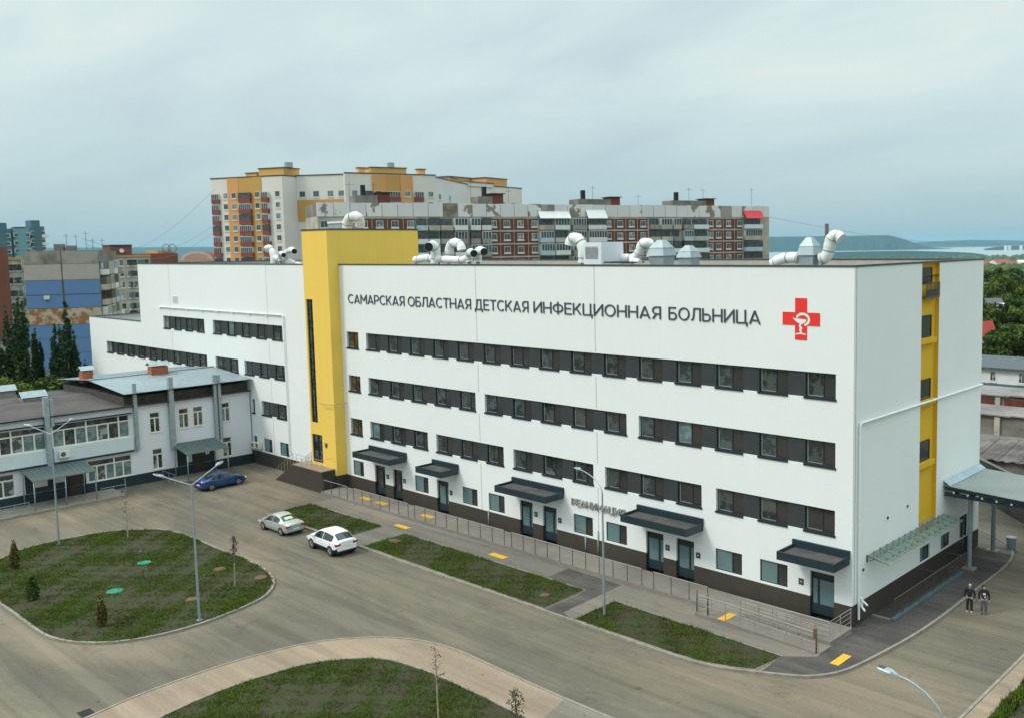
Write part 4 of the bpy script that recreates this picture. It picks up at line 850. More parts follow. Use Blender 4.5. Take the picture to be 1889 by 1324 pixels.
street_lamp(-54.92, -23.68, 8.75, [at_z(45, 785, 9.25), at_z(136, 772, 9.25)], 'tall double armed street lamp beside the far side of the island', curved=False)
street_lamp(-31.26, -23.63, 8.5, [at_z(411, 854, 9.1), at_z(282, 880, 9.0)], 'double armed street lamp on the near side of the island', curved=False)
street_lamp(-12.48, -7.61, 7.7, [at_z(1061, 862, 8.6)], 'single street lamp with a curved arm before the hospital windows')
tp = at_z(1618, 1232, 8.6); pb_ = at_z(1745, 1340, 7.5)
street_lamp(pb_[0], pb_[1], 7.3, [tp], 'nearest curved street lamp at the lower right, cut by the frame')

# ================================================================== ISLAND FURNITURE
for i, (x, y, r, mm, lb) in enumerate(((-44.9, -21.4, .47, 'greenlid', 'bright green round manhole cover beside the grey vent post'), (-40.5, -25.0, .52, 'greenlid', 'bright green round manhole cover in the middle of the island'),
        (-17.66, -7.62, .33, 'rustlid', 'small rusty round manhole cover at the end of the middle strip'), (-39.2, -18.57, .42, 'rustlid', 'rusty manhole cover beside the double street lamp'), (-35.3, -17.55, .42, 'rustlid', 'rusty manhole cover near the rounded island tip'), (-34.95, -22.4, .38, 'rustlid', 'rusty manhole cover hidden partly behind the lamp pole'))):
    b = MB(); z = .15 if x < -20 else .16
    b.cyl((x, y), r, z-.15, z+.03, 24); b.cyl((x, y), r*.86, z+.03, z+.045, 24); b.cyl((x, y), r*.3, z+.045, z+.055, 12)
    tag(b.build('manhole_cover', M[mm]), lb, 'manhole cover')
b = MB(); b.box(-35.4, -34.3, -7.3, -6.7, .14, .2); tag(b.build('hatch_cover', M['rustlid']), 'rusty square hatch at the left end of the middle grass strip', 'hatch')
b = MB(); b.cyl((-45.45, -21.35), .075, .1, .85, 10); b.cyl((-45.45, -21.35), .13, .85, 1.0, 10, r1=.04); tag(b.build('vent_post', M['postdark']), 'short vent post standing in the island grass', 'vent')
b = MB(); z=.004
for k in range(5): b.box(-24.6+k*.16, -24.5+k*.16, -32.75, -32.15, .006, .02)
tag(b.build('drain_grate', M['black']), 'dark drain grate in the drive at the lower left', 'drain')

# ================================================================== PLANTS
def leaf_mat(name, col, col2, isl=.35):
    m = mat(name, col, .75, var=.1, scale=.6, col2=col2, island=isl, spec=.2); return m
L_POP = leaf_mat('leaf_poplar', (.040, .075, .022), (.020, .045, .018)); L_MID = leaf_mat('leaf_mid', (.075, .115, .018), (.04, .07, .014)); L_LIGHT = leaf_mat('leaf_light', (.14, .17, .022), (.075, .11, .018)); L_DARK = leaf_mat('leaf_dark', (.03, .055, .018), (.018, .036, .014))
L_RED = leaf_mat('leaf_red', (.12, .06, .05), (.075, .05, .045)); L_THU = leaf_mat('leaf_thuja', (.14, .15, .025), (.09, .07, .02))
BARK = mat('bark', (.16, .12, .085), .95, var=.25, scale=4); BARKW = mat('bark_wrapped', (.42, .35, .26), .9, var=.3, scale=5)
def leaves(centers, radii, n, size, flat=.7):
    """n leaf quads spread through the clumps; denser near each clump's skin"""
    centers = np.array(centers); radii = np.array(radii); pr = np.prod(radii, 1)**.67; k = rng.choice(len(centers), n, p=pr/pr.sum())
    d = rng.normal(size=(n, 3)); d /= np.linalg.norm(d, axis=1)[:, None]; rad = rng.uniform(.35, 1, n)**.45
    P = centers[k]+d*radii[k]*rad[:, None]
    a = rng.normal(size=(n, 3)); a[:, 2] *= flat; a /= np.linalg.norm(a, axis=1)[:, None]; c = np.cross(a, rng.normal(size=(n, 3))); c /= np.linalg.norm(c, axis=1)[:, None]
    s = size*rng.uniform(.6, 1.5, n)[:, None]; A = a*s; B_ = c*s*.62
    V = np.concatenate([P-A, P+B_, P+A, P-B_], 1).reshape(-1, 3)
    F = np.arange(4*n).reshape(n, 4); return V, F
def mesh_np(name, V, F, m, parent=None, loc=None):
    me = bpy.data.meshes.new(name); off = WL(parent) if parent is not None else np.array(loc if loc is not None else V.mean(0)*0)
    me.from_pydata((V-off).tolist(), [], F.tolist()); me.materials.append(m); me.update(); o = bpy.data.objects.new(name, me); C.objects.link(o)
    if parent is not None: o.parent = parent
    else: o.location = off
    return o
def tree(x, y, h, r, kind, label, n=2500, size=.35, z=0, group=None, name=None, cat='tree', lm=None, trunk=.25):
    t = thing(name or {'poplar': 'poplar_tree', 'bush': 'bush', 'thuja': 'thuja', 'sapling': 'sapling'}.get(kind, 'tree'), label, cat, (x, y, z), 0, group)
    cs, rs = [], []; tb = MB()
    if kind == 'poplar':
        sps = [(0, 0, 1.0)]+[(r*.5*math.cos(q_), r*.5*math.sin(q_), rng.uniform(.68, .93)) for q_ in (rng.uniform(0, 2), rng.uniform(2, 4), rng.uniform(4, 6))]
        for dx, dy, hs in sps:
            for i in range(14):
                f = i/13; w = r*.62*(1-f**3*.85)*(.6+.4*min(1, f*4)); zz = z+h*hs*(.08+.9*f); a = rng.uniform(0, 6.28); o = w*rng.uniform(.1, .5); q_ = w*rng.uniform(.35, .7)
                cs.append((x+dx+o*math.cos(a), y+dy+o*math.sin(a), zz)); rs.append((q_, q_, h*rng.uniform(.04, .075)))
        tb.tube([(x, y, z-.1), (x, y, z+h*.5), (x, y, z+h*.92)], [r*.13, r*.07, .03], 7)
    elif kind == 'thuja':
        for i in range(9):
            f = i/8; w = r*(1-f*f*.75)*(.8+.2*min(1, f*3)); cs.append((x, y, z+h*(.12+.8*f))); rs.append((w, w, h*.12))
        tb.tube([(x, y, z-.05), (x, y, z+h*.5)], [.04, .02], 6)
    else:
        nc = 16 if kind != 'bush' else 9
        for i in range(nc):
            a = rng.uniform(0, 6.28); o = r*math.sqrt(rng.uniform(0, 1))*.75; f = rng.uniform(0, 1); zz = z+h*((.30 if kind != 'bush' else .25)+.60*f*(1-.35*(o/r))); q = r*rng.uniform(.26, .46)
            cs.append((x+o*math.cos(a), y+o*math.sin(a), zz)); rs.append((q, q, q*.75))
        tb.tube([(x, y, z-.1), (x+.1*r, y, z+h*.3), (x, y, z+h*.7)], [trunk, trunk*.7, trunk*.2], 7)
        for c_ in cs[:6]: tb.tube([(x, y, z+h*.28), ((x+c_[0])/2, (y+c_[1])/2, z+h*.42), c_], [trunk*.45, trunk*.3, .03], 5)
    V, F = leaves(cs, rs, n, size)
    tb.build('trunk', BARK, t); mesh_np('crown', V, F, lm or {'poplar': L_POP, 'thuja': L_THU}.get(kind, L_MID), t)
    return t
GT = 'young thujas on the island'
tree(-51.0, -27.75, 2.05, .38, 'thuja', 'thuja farthest left on the oval island, brown at its foot', 1400, .07, .12, GT, cat='shrub')
tree(-43.2, -29.0, 1.75, .45, 'thuja', 'wider dark green thuja, second from the left on the island', 1400, .07, .12, GT, cat='shrub', lm=L_MID)
tree(-35.0, -27.8, 1.85, .36, 'thuja', 'olive thuja nearest to the round green manhole cover', 1400, .07, .12, GT, cat='shrub')
def sapling(x, y, h, label, nl=260, lean=.1, wrap=True, lm=L_RED, spread=.55, low=.35):
    t = thing('sapling', label, 'young tree', (x, y, .1), 0, 'thin young trees')
    b = MB(); b.tube([(x, y, .05), (x+lean*.5, y, h*.5), (x+lean, y, h)], [.045, .035, .012], 6); cs = []
    for k in range(16):
        f = low+(1-low)*k/16*.9; a = k*2.4+rng.uniform(-.3, .3); L = spread*(1.15-f)*rng.uniform(.8, 1.4); z0 = h*f; bx = x+lean*f
        e = (bx+L*math.cos(a), y+L*math.sin(a), z0+L*1.1); b.tube([(bx, y, z0), ((bx+e[0])/2+.02, (y+e[1])/2, z0+L*.4), e], [.018, .012, .006], 5); cs += [e, tuple((np.array(e)+np.array((bx, y, z0)))/2)]
    b.build('trunk', BARKW if wrap else BARK, t)
    V, F = leaves(cs, [(.12, .12, .14)]*len(cs), nl, .045); mesh_np('crown', V, F, lm, t); return t
sapling(-52.4, -19.6, 3.95, 'almost bare sapling at the far edge of the oval island', 120, -.1, lm=leaf_mat('leaf_grey', (.11, .08, .065), (.07, .055, .05)))
sapling(-35.1, -19.5, 3.85, 'reddish sapling with a narrow crown near the island tip', 520, .25, spread=.35, low=.42)
sapling(-8.65, -23.0, 4.6, 'thin sapling with sparse leaves in the near lawn', 70, -.1, lm=L_RED, spread=.45, low=.55)
sapling(-4.95, -21.4, 3.0, 'dark leaved sapling at the bottom edge of the photo', 260, -.3, lm=L_DARK, wrap=False, spread=.6, low=.5)

# ================================================================== ROOF PLANT
m_duct = M['duct']
def duct(path, r, Y, label, opening=False, name='air_duct', base=20.25, seg=14):
    """path in photo pixels on the roof plane y = Y, elbows rounded"""
    P = [np.array(at_y(px, py, Y+dy)) for px, py, dy in path]
    Q = smooth3(P, 2); rr_ = [r*(1+.05*math.sin(i*2.1)+.03*math.sin(i*5.3)) for i in range(len(Q))]
    t = thing(name, label, 'air duct', (float(Q[0][0]), float(Q[0][1]), base), 0, 'white wrapped air ducts on the roof')
    b = MB(); b.tube(Q, rr_, seg); b.build('duct_body', m_duct, t)
    for i in range(3, len(Q)-2, 5): d = Q[i+1]-Q[i-1]; d /= np.linalg.norm(d); b = MB(); b.tube([Q[i]-d*.025, Q[i]+d*.025], r*1.09, 14); b.build('band', M['galv'], t)
    b = MB(); b.tube([(Q[0][0], Q[0][1], min(base, Q[0][2]-.1)), tuple(Q[0])], r*.5, 8); b.build('support', M['galv'], t)
    if opening:
        d = Q[-1]-Q[-2]; d /= np.linalg.norm(d); b = MB(); b.tube([Q[-1]-d*.02, Q[-1]+d*.02], r*.93, 14); b.build('opening', M['black'], t)
    return t
def smooth3(P, it):
    for _ in range(it):
        Q = [P[0]]
        for i in range(len(P)-1): Q += [P[i]*.75+P[i+1]*.25, P[i]*.25+P[i+1]*.75]
        P = Q+[P[-1]]
    return P
# left wing roof (behind the cap line, y about 5)
duct([(505,500,0),(505,470,0),(497,455,0),(490,462,-.5)], .34, 4.5, 'wrapped duct elbow farthest left on the left wing roof', False)
duct([(508,476,0),(530,482,0),(556,492,0)], .32, 4.2, 'wrapped duct lying low against the yellow tower')
duct([(527,480,0),(528,466,0),(538,460,-.4),(543,464,-1.0)], .29, 4.0, 'wrapped duct with a black mouth beside the tower', True)
duct([(517,482,0),(516,470,0),(519,467,-.4),(523,471,-.9)], .25, 3.6, 'smallest wrapped duct mouth left of the tower', True)
# on the tower
duct([(640,421,0),(642,404,0),(655,398,0),(664,404,.3),(664,416,.5)], .48, 6.0, 'fat wrapped duct bend on top of the yellow tower', base=24.2)
# behind the front parapet
duct([(766,480,0),(785,476,0),(800,478,0)], .32, 4.0, 'wrapped duct lying low left of the big black mouth')
duct([(803,486,0),(804,462,0),(800,452,-.3),(791,456,-1.3)], .42, 3.6, 'wrapped gooseneck with a big black mouth', True)
duct([(828,478,0),(829,455,0),(838,446,0),(850,452,0),(852,462,0)], .38, 4.4, 'tall wrapped gooseneck bending to the right')
duct([(808,478,0),(835,480,0),(860,480,0),(866,470,0)], .30, 3.4, 'long low wrapped duct joining two short mouths')
duct([(866,484,0),(864,470,0),(868,465,-.4),(874,468,-1.1)], .31, 3.2, 'short wrapped duct mouth, left of the pair', True)
duct([(882,484,0),(881,468,0),(884,461,-.4),(893,465,-1.1)], .33, 3.2, 'short wrapped duct mouth, right of the pair', True)
duct([(1076,485,0),(1077,460,0),(1068,440,0),(1054,440,0),(1052,452,0)], .42, 4.0, 'wrapped gooseneck left of the grey roof cabinet')
duct([(1128,476,0),(1150,478,0),(1172,478,0),(1180,466,0),(1184,450,0),(1198,447,0),(1199,460,.5),(1201,474,.5)], .36, 4.4, 'long wrapped duct rising to a loop right of the roof cabinet')
duct([(1165,482,0),(1180,486,0)], .28, 2.8, 'short wrapped duct end lying by the loop')
duct([(1425,487,0),(1440,478,0),(1460,475,0),(1474,477,0)], .33, 3.5, 'wrapped duct lying left of the right roof hood')
duct([(1514,478,0),(1526,474,0),(1530,455,0),(1534,438,0),(1544,434,0),(1552,441,0)], .36, 3.6, 'tall wrapped duct curling right of the right roof hood')
def hood(px, pt, pb, wpx, Y, label, sk=0.0):
    a = np.array(at_y(px, pb, Y)); top = np.array(at_y(px, pt, Y)); s = (np.array(at_y(px+wpx/2, pb, Y))-np.array(at_y(px-wpx/2, pb, Y)))[0]/2*.72
    x, y = a[0], a[1]; z0 = a[2]; z1 = top[2]; hgt = z1-z0
    t = thing('roof_hood', label, 'vent hood', (x, y, 20.22), 0, 'zinc ventilation hoods')
    def fru(n, za, wa, zb, wb):
        b = MB(); A = [(x-wa, y-wa, za), (x+wa, y-wa, za), (x+wa, y+wa, za), (x-wa, y+wa, za)]; B_ = [(x-wb, y-wb, zb), (x+wb, y-wb, zb), (x+wb, y+wb, zb), (x-wb, y+wb, zb)]
        b.face(A); b.face(B_)
        for i in range(4): j = (i+1) % 4; b.face([A[i], A[j], B_[j], B_[i]])
        b.build(n, M['galv'], t)
    fru('base', 20.22, s*.66, z0+hgt*.33, s*.85); fru('skirt', z0+hgt*.34, s, z0+hgt*.66, s*.78); fru('cap', z0+hgt*.67, s*.82, z1, s*.28)
hood(1221, 443, 487, 44, 4.2, 'larger zinc roof hood beside the wrapped duct loop'); hood(1271, 453, 487, 38, 3.8, 'smaller zinc roof hood, right of the larger one'); hood(1494, 438, 488, 44, 3.6, 'stepped zinc roof hood near the hospital corner')
t = thing('roof_cabinet', 'grey ventilation cabinet with a square louvre on the roof edge', 'ventilation unit', (-20.6, 2.2, 20.22)); a = at_y(1077, 490, 2.0); c_ = at_y(1109, 447, 2.0); e_ = at_y(1127, 447, 2.0)
b = MB(); b.box(a[0], c_[0], 2.0, 4.4, 20.22, c_[2]); b.build('case', M['white2'], t)
b = MB(); b.box(c_[0]-(c_[0]-a[0])*.88+.0, c_[0]-(c_[0]-a[0])*.2, 1.96, 1.99, 21.5, 22.35)
for z in np.arange(21.53, 22.33, .1): b.box(c_[0]-(c_[0]-a[0])*.88, c_[0]-(c_[0]-a[0])*.2, 1.93, 1.96, z, z+.05)
b.build('louvre', M['joint'], t)
t = thing('roof_cabinet', 'low pale ventilation box on the yellow tower roof', 'ventilation unit', (-54.5, 5, 24.2)); a = at_y(607, 421, 6.0); c_ = at_y(637, 408, 6.0)
b = MB(); b.box(a[0], c_[0], 6.0, 8.0, 24.2, c_[2]-.2); b.build('case', M['galv'], t)
b = MB(); b.box(a[0]-.2, c_[0]+.2, 5.9, 8.1, c_[2]-.2, c_[2]); b.build('lid', M['white2'], t)
t = thing('roof_platform', 'dark steel walkway frame behind the roof cabinet', 'walkway', (-17, 3, 20.3)); b = MB()
p0 = at_y(1114, 483, 2.6); p1 = at_y(1180, 485, 2.6)
for q in (2.3, 3.1): b.tube([(p0[0], q, 21.2), (p1[0], q, 21.2)], .05, 6); b.tube([(p0[0], q, 20.9), (p1[0], q, 20.9)], .05, 6)
for x in np.arange(p0[0], p1[0], .7): b.box(x, x+.12, 2.3, 3.1, 21.15, 21.22)
b.build('frame', M['black'], t)

# ================================================================== ENTRANCE SHELTER AT THE RIGHT
sh = thing('drive_canopy', 'pale metal roofed canopy on two grey columns over the side drive', 'canopy', (2.5, 16, 0))
b = MB(); y0, y1, x1 = 12.85, 19.35, 9.5
n = 30
for k in range(n):
    ya = y0+(y1-y0)*k/n; yb = y0+(y1-y0)*(k+1)/n; ym = ya+(yb-ya)*.3
    b.face([(.05, ya, 5.98), (.05, ym, 5.98), (x1, ym, 5.58), (x1, ya, 5.58)]); b.face([(.05, ym, 5.94), (.05, yb, 5.94), (x1, yb, 5.54), (x1, ym, 5.54)])
    b.face([(.05, ym, 5.98), (.05, ym, 5.94), (x1, ym, 5.54), (x1, ym, 5.58)]); b.face([(.05, yb, 5.98), (.05, yb, 5.94), (x1, yb, 5.54), (x1, yb, 5.58)])
b.build('roof', M['palemetal'], sh)
b = MB(); b.face([(.02, y0, 6.3), (.02, y1, 6.3), (.5, y1, 5.99), (.5, y0, 5.99)]); b.build('flashing', mat('flashing_pale', (.40, .50, .56), .5, metal=.2), sh)
b = MB()
for (z_, d_) in ((5.85, 0),): 
    b.box(.1, x1, y0+.05, y0+.17, 5.25, 5.5); b.box(.1, x1, y1-.17, y1-.05, 5.25, 5.5)
    for x in np.arange(.6, x1, 1.15): b.box(x, x+.1, y0+.18, y1-.18, 5.3, 5.48)
for i in range(2):
    y = (y0, y1)[i]; b.face([(.1, y, 5.93), (x1, y, 5.53), (x1, y, 5.42), (.1, y, 5.7)])
b.build('beam', M['tealdark'], sh)
for x in np.arange(.75, x1, .95):
    b = MB(); z = 5.62-.042*x; b.box(x-.06, x+.06, y0-.03, y0+.02, z-.08, z+.04); b.build('bracket', M['white2'], sh)
for (x, y) in ((1.42, 14.1), (1.32, 18.8), (8.6, 14.1), (8.6, 18.8)):
    b = MB(); b.tube([(x, y, .1), (x, y, 5.3)], .16, 12); c_ = b.build('column', M['lamp'], sh); b = MB(); b.box(x-.4, x+.4, y-.4, y+.4, .12, .22); b.build('footing', M['kerb'], c_)
b = MB(); b.cyl((2.1, 20.3), .32, .12, .95, 14, r1=.36); tag(b.build('litter_bin', M['lamp']), 'grey round bin behind the far canopy column', 'bin')
# ================================================================== CARS  (+x forward, +y left)
TYRE = mat('tyre', (.018, .018, .019), .85, var=0); RIM = mat('alloy_rim', (.20, .20, .20), .5, metal=.2, var=.05); CGL = mat('car_glass', (.012, .018, .022), .03, var=0, spec=.9); TAIL = mat('tail_lamp', (.35, .01, .015), .15, var=0, coat=.5); HEADL = mat('head_lamp', (.75, .78, .8), .1, var=0, coat=.5); CHROME = mat('chrome', (.7, .7, .7), .15, metal=1, var=0); PLATE = mat('plate_white', (.7, .7, .7), .5, var=0)
def car(label, paint, prof, wb, track, rw, x, y, rz, glass_x, ws_x, rw_x, clad=None, rimm=RIM, tail=(.5, .72, .86), sun=None, shade=None):
    t = thing('parked_car', label, 'car', (x, y, 0), rz)
    xs = np.array([p[0] for p in prof]); A = np.array(prof)
    def pr(xx): return [float(np.interp(xx, xs, A[:, k])) for k in range(1, 6)]
    xf = sorted(set(np.round(np.concatenate([np.linspace(xs[0], xs[-1], 44), xs]), 3)))
    # smooth the profile a little
    def prs(xx): return np.mean([pr(np.clip(xx+d, xs[0], xs[-1])) for d in (-.09, -.045, 0, .045, .09)], 0)
    def ring(xx):
        zb, w, zl, wr, zt = prs(xx); h = [(0, zb), (w*.86, zb), (w*.975, zb+.12), (w, zb+.3), (w, zl-.18), (w*.965, zl), (wr+.03, zt-.10), (wr-.02, zt-.03), (wr*.7, zt+.005), (0, zt+.02)]
        return [(xx, a, z) for a, z in h]+[(xx, -a, z) for a, z in h[-2:0:-1]]
    b = MB(); R = [[b.pt(p) for p in ring(xx)] for xx in xf]; n = len(R[0])
    for i in range(len(R)-1):
        for k in range(n): k2 = (k+1) % n; b.f.append([R[i][k], R[i][k2], R[i+1][k2], R[i+1][k]]); b.m.append(1 if (clad and (k in (0, 1, 2, n-1, n-2, n-3))) else 0); b.sm.append(True)
    b.f.append(R[0][::-1]); b.f.append(R[-1]); b.m += [0, 0]; b.sm += [False, False]
    b.build('body', [paint, M['black']], t, local=True)
    # side glass in two panes per side
    for s in (1, -1):
        for (g0, g1) in glass_x:
            b = MB(); q = np.linspace(g0, g1, 8)
            for i in range(7):
                pts = []
                for xx, f in ((q[i], .04), (q[i+1], .04), (q[i+1], .97), (q[i], .97)):
                    zb, w, zl, wr, zt = prs(xx); ya = w*.965+(wr+.03-w*.965)*f; za = zl+(zt-.10-zl)*f; pts.append((xx, s*(ya+.012), za+.004))
                b.face(pts, sm=True)
            b.build('side_window', CGL, t, local=True)
    def across(nm, x0, x1, m=CGL, wi=.93, up=.014):
        b = MB(); q = np.linspace(x0, x1, 7); V = np.linspace(-1, 1, 7); G_ = []
        for xx in q:
            zb, w, zl, wr, zt = prs(xx); row = []
            for v in V: a = abs(v); z = zt+.02-.015*a/.7 if a < .7 else zt+.005-.035*(a-.7)/.28; row.append(b.pt((xx, v*wr*wi, z+up)))
            G_.append(row)
        for i in range(6):
            for k in range(6): b.f.append([G_[i][k], G_[i][k+1], G_[i+1][k+1], G_[i+1][k]]); b.m.append(0); b.sm.append(True)
        return b.build(nm, m, t, local=True)
    across('windshield', *ws_x); across('rear_window', *rw_x)
    if shade: across('sun_shade', shade[0], shade[1], M['greenlid'] if False else mat('pale_green_shade', (.45, .62, .42), .5, var=0), .8, .02)
    for wx in (wb/2, -wb/2):
        for s in (1, -1):
            zb, w, zl, wr, zt = prs(wx)
            b = MB(); b.tube([(wx, s*(w-.12), rw), (wx, s*(w+.006), rw)], rw*1.17, 26); b.build('wheel_arch', M['black'], t, local=True)
            b = MB(); b.tube([(wx, s*(w-.2), rw), (wx, s*(w-.0), rw), (wx, s*(w+.022), rw)], [rw, rw, rw*.92], 28); wo = b.build('wheel', TYRE, t, local=True)
            b = MB(); b.tube([(wx, s*(w+.018), rw), (wx, s*(w+.026), rw)], rw*.66, 24, mi=1)
            for k in range(7): a = k*2*math.pi/7; b.tube([(wx, s*(w+.028), rw), (wx+rw*.62*math.cos(a), s*(w+.028), rw+rw*.62*math.sin(a))], [.05, .032], 4, mi=0)
            pts = [(wx+rw*.66*math.cos(a), s*(w+.024), rw+rw*.66*math.sin(a)) for a in np.linspace(0, 2*math.pi, 25)]; b.tube(pts, .018, 5, mi=0, cap=False)
            b.build('rim', [rimm, mat('rim_shadow', (.10, .10, .10), .5, var=0)], wo, local=True)
    zb, w, zl, wr, zt = prs(xs[0]+.12); zt_ = tail[1]; wq = prs(xs[0]+.14)[1]
    for s in (1, -1):
        b = MB(); xr = xs[0]
        b.box(xr+.0, xr+.22, *sorted((s*wq*.55, s*(wq+.005))), tail[0]+.17, zt_+.04); b.build('taillight', TAIL, t, local=True)
        b = MB(); xq = xs[-1]; zb2, w2, zl2, wr2, zt2 = prs(xq-.15); b.box(xq-.28, xq-.03, *sorted((s*w2*.6, s*(w2+.004))), zl2-.14, zl2+.0); b.build('headlight', HEADL, t, local=True)
        b = MB(); xm = ws_x[1]-.3 if ws_x[1] > ws_x[0] else ws_x[0]-.3; zb3, w3, zl3, wr3, zt3 = prs(xm); b.box(xm-.06, xm+.1, *sorted((s*(w3*.96), s*(w3+.17))), zl3+.01, zl3+.14); b.build('mirror', paint, t, local=True)
        for gx in glass_x:
            b = MB(); b.box(gx[0]+.1, gx[0]+.26, *sorted((s*w3*.995, s*(w3+.022))), zl3-.1, zl3-.07); b.build('door_handle', CHROME if paint.name != 'paint_blue' else paint, t, local=True)
            b = MB(); b.box(gx[0]+.0, gx[0]+.014, *sorted((s*w3*.99, s*(w3+.003))), .32, zl3-.03); b.build('door_seam', M['black'], t, local=True)
    b = MB(); b.box(xs[0]-.012, xs[0]+.02, -.26, .26, tail[0]-.02 if clad is None else tail[0]+.06, tail[0]+.09 if clad is None else tail[0]+.17); b.build('licence_plate', PLATE, t, local=True)
    b = MB(); zb, w, *_ = prs(xs[0]+.1); b.box(xs[0]-.02, xs[0]+.12, -w*.88, w*.88, zb-.02, zb+(.14 if clad else .07)); b.build('bumper', M['black'], t, local=True)
    return t
sedan = [(-2.17,.36,.66,.72,.58,.84),(-2.08,.26,.80,.88,.64,.99),(-1.75,.21,.855,.93,.65,1.05),(-1.38,.20,.865,.94,.63,1.09),(-.72,.20,.87,.94,.55,1.38),(-.2,.20,.87,.93,.56,1.46),(.35,.20,.87,.92,.56,1.43),(.72,.2,.868,.91,.58,1.27),(1.22,.2,.86,.88,.66,.98),(1.75,.2,.85,.80,.66,.87),(2.08,.25,.78,.66,.6,.73),(2.2,.34,.64,.54,.5,.60)]
suv = [(-2.15,.42,.74,.90,.62,1.05),(-2.08,.32,.86,1.02,.66,1.12),(-1.95,.28,.90,1.04,.66,1.22),(-1.45,.26,.915,1.05,.60,1.53),(-.6,.26,.915,1.03,.60,1.60),(.2,.26,.915,1.01,.60,1.59),(.62,.26,.91,1.0,.61,1.47),(1.18,.26,.90,.98,.68,1.11),(1.75,.27,.89,.90,.68,1.00),(2.1,.3,.82,.76,.62,.84),(2.22,.4,.68,.6,.5,.68)]
lift = [(-2.2,.36,.66,.72,.58,.86),(-2.12,.26,.82,.92,.66,1.03),(-1.85,.21,.88,.95,.66,1.09),(-.95,.20,.89,.96,.55,1.36),(-.3,.20,.89,.95,.56,1.43),(.3,.20,.885,.93,.56,1.40),(.75,.2,.88,.92,.58,1.22),(1.3,.2,.87,.89,.66,.97),(1.8,.2,.86,.80,.66,.86),(2.15,.25,.80,.66,.6,.72),(2.28,.34,.66,.54,.5,.60)]
P_SIL = mat('paint_silver', (.46, .48, .44), .35, metal=.35, var=0, coat=.7); P_WHI = mat('paint_white', (.80, .81, .82), .3, var=0, coat=.8); P_BLU = mat('paint_blue', (.004, .058, .20), .3, metal=.25, var=0, coat=.9)
car('silver sedan with a pale green sun shade, parked before the first grass strip', P_SIL, sedan, 2.68, 1.5, .315, -44.9, -10.72, math.pi+.02, ((-.98, -.12), (-.02, .98)), (.62, 1.24), (-1.42, -.78), shade=(-1.3, -.98), tail=(.52, .80, 0))
suv = [(a_[0]*1.03, a_[1], a_[2]*1.02, a_[3]*1.04, a_[4]*1.02, a_[5]*1.05) for a_ in suv]
car('white crossover with dark lower cladding, parked beside the silver sedan', P_WHI, suv, 2.75, 1.6, .365, -37.3, -10.85, math.pi-.045, ((-1.6, -.28), (-.2, .98)), (.6, 1.22), (-2.06, -1.5), clad=True, tail=(.68, .96, 0))
car('deep blue liftback parked before the clinic entrance', P_BLU, lift, 2.72, 1.55, .33, -62.85, -7.1, math.pi/2+.06, ((-1.15, -.2), (-.1, .98)), (.62, 1.3), (-1.72, -.95), tail=(.55, .85, 0))

# ================================================================== PEOPLE
SKIN = mat('skin', (.50, .31, .23), .6, var=0)
def skin_obj(name, V, E, R, m, parent, sub=2, root=0):
    me = bpy.data.meshes.new(name); me.from_pydata(V, E, []); o = bpy.data.objects.new(name, me); C.objects.link(o); o.parent = parent
    sk = o.modifiers.new('skin', 'SKIN'); sk.use_smooth_shade = True; 
    if not me.skin_vertices: bpy.context.view_layer.objects.active = o
    for i, r in enumerate(R): me.skin_vertices[0].data[i].radius = (r, r) if not hasattr(r, '__len__') else r
    me.skin_vertices[0].data[root].use_root = True
    sb = o.modifiers.new('sub', 'SUBSURF'); sb.levels = sub; sb.render_levels = sub
    dg = bpy.context.evaluated_depsgraph_get(); nm = bpy.data.meshes.new_from_object(o.evaluated_get(dg)); o.modifiers.clear(); o.data = nm; nm.materials.clear(); nm.materials.append(m)
    nm.polygons.foreach_set('use_smooth', [True]*len(nm.polygons)); return o
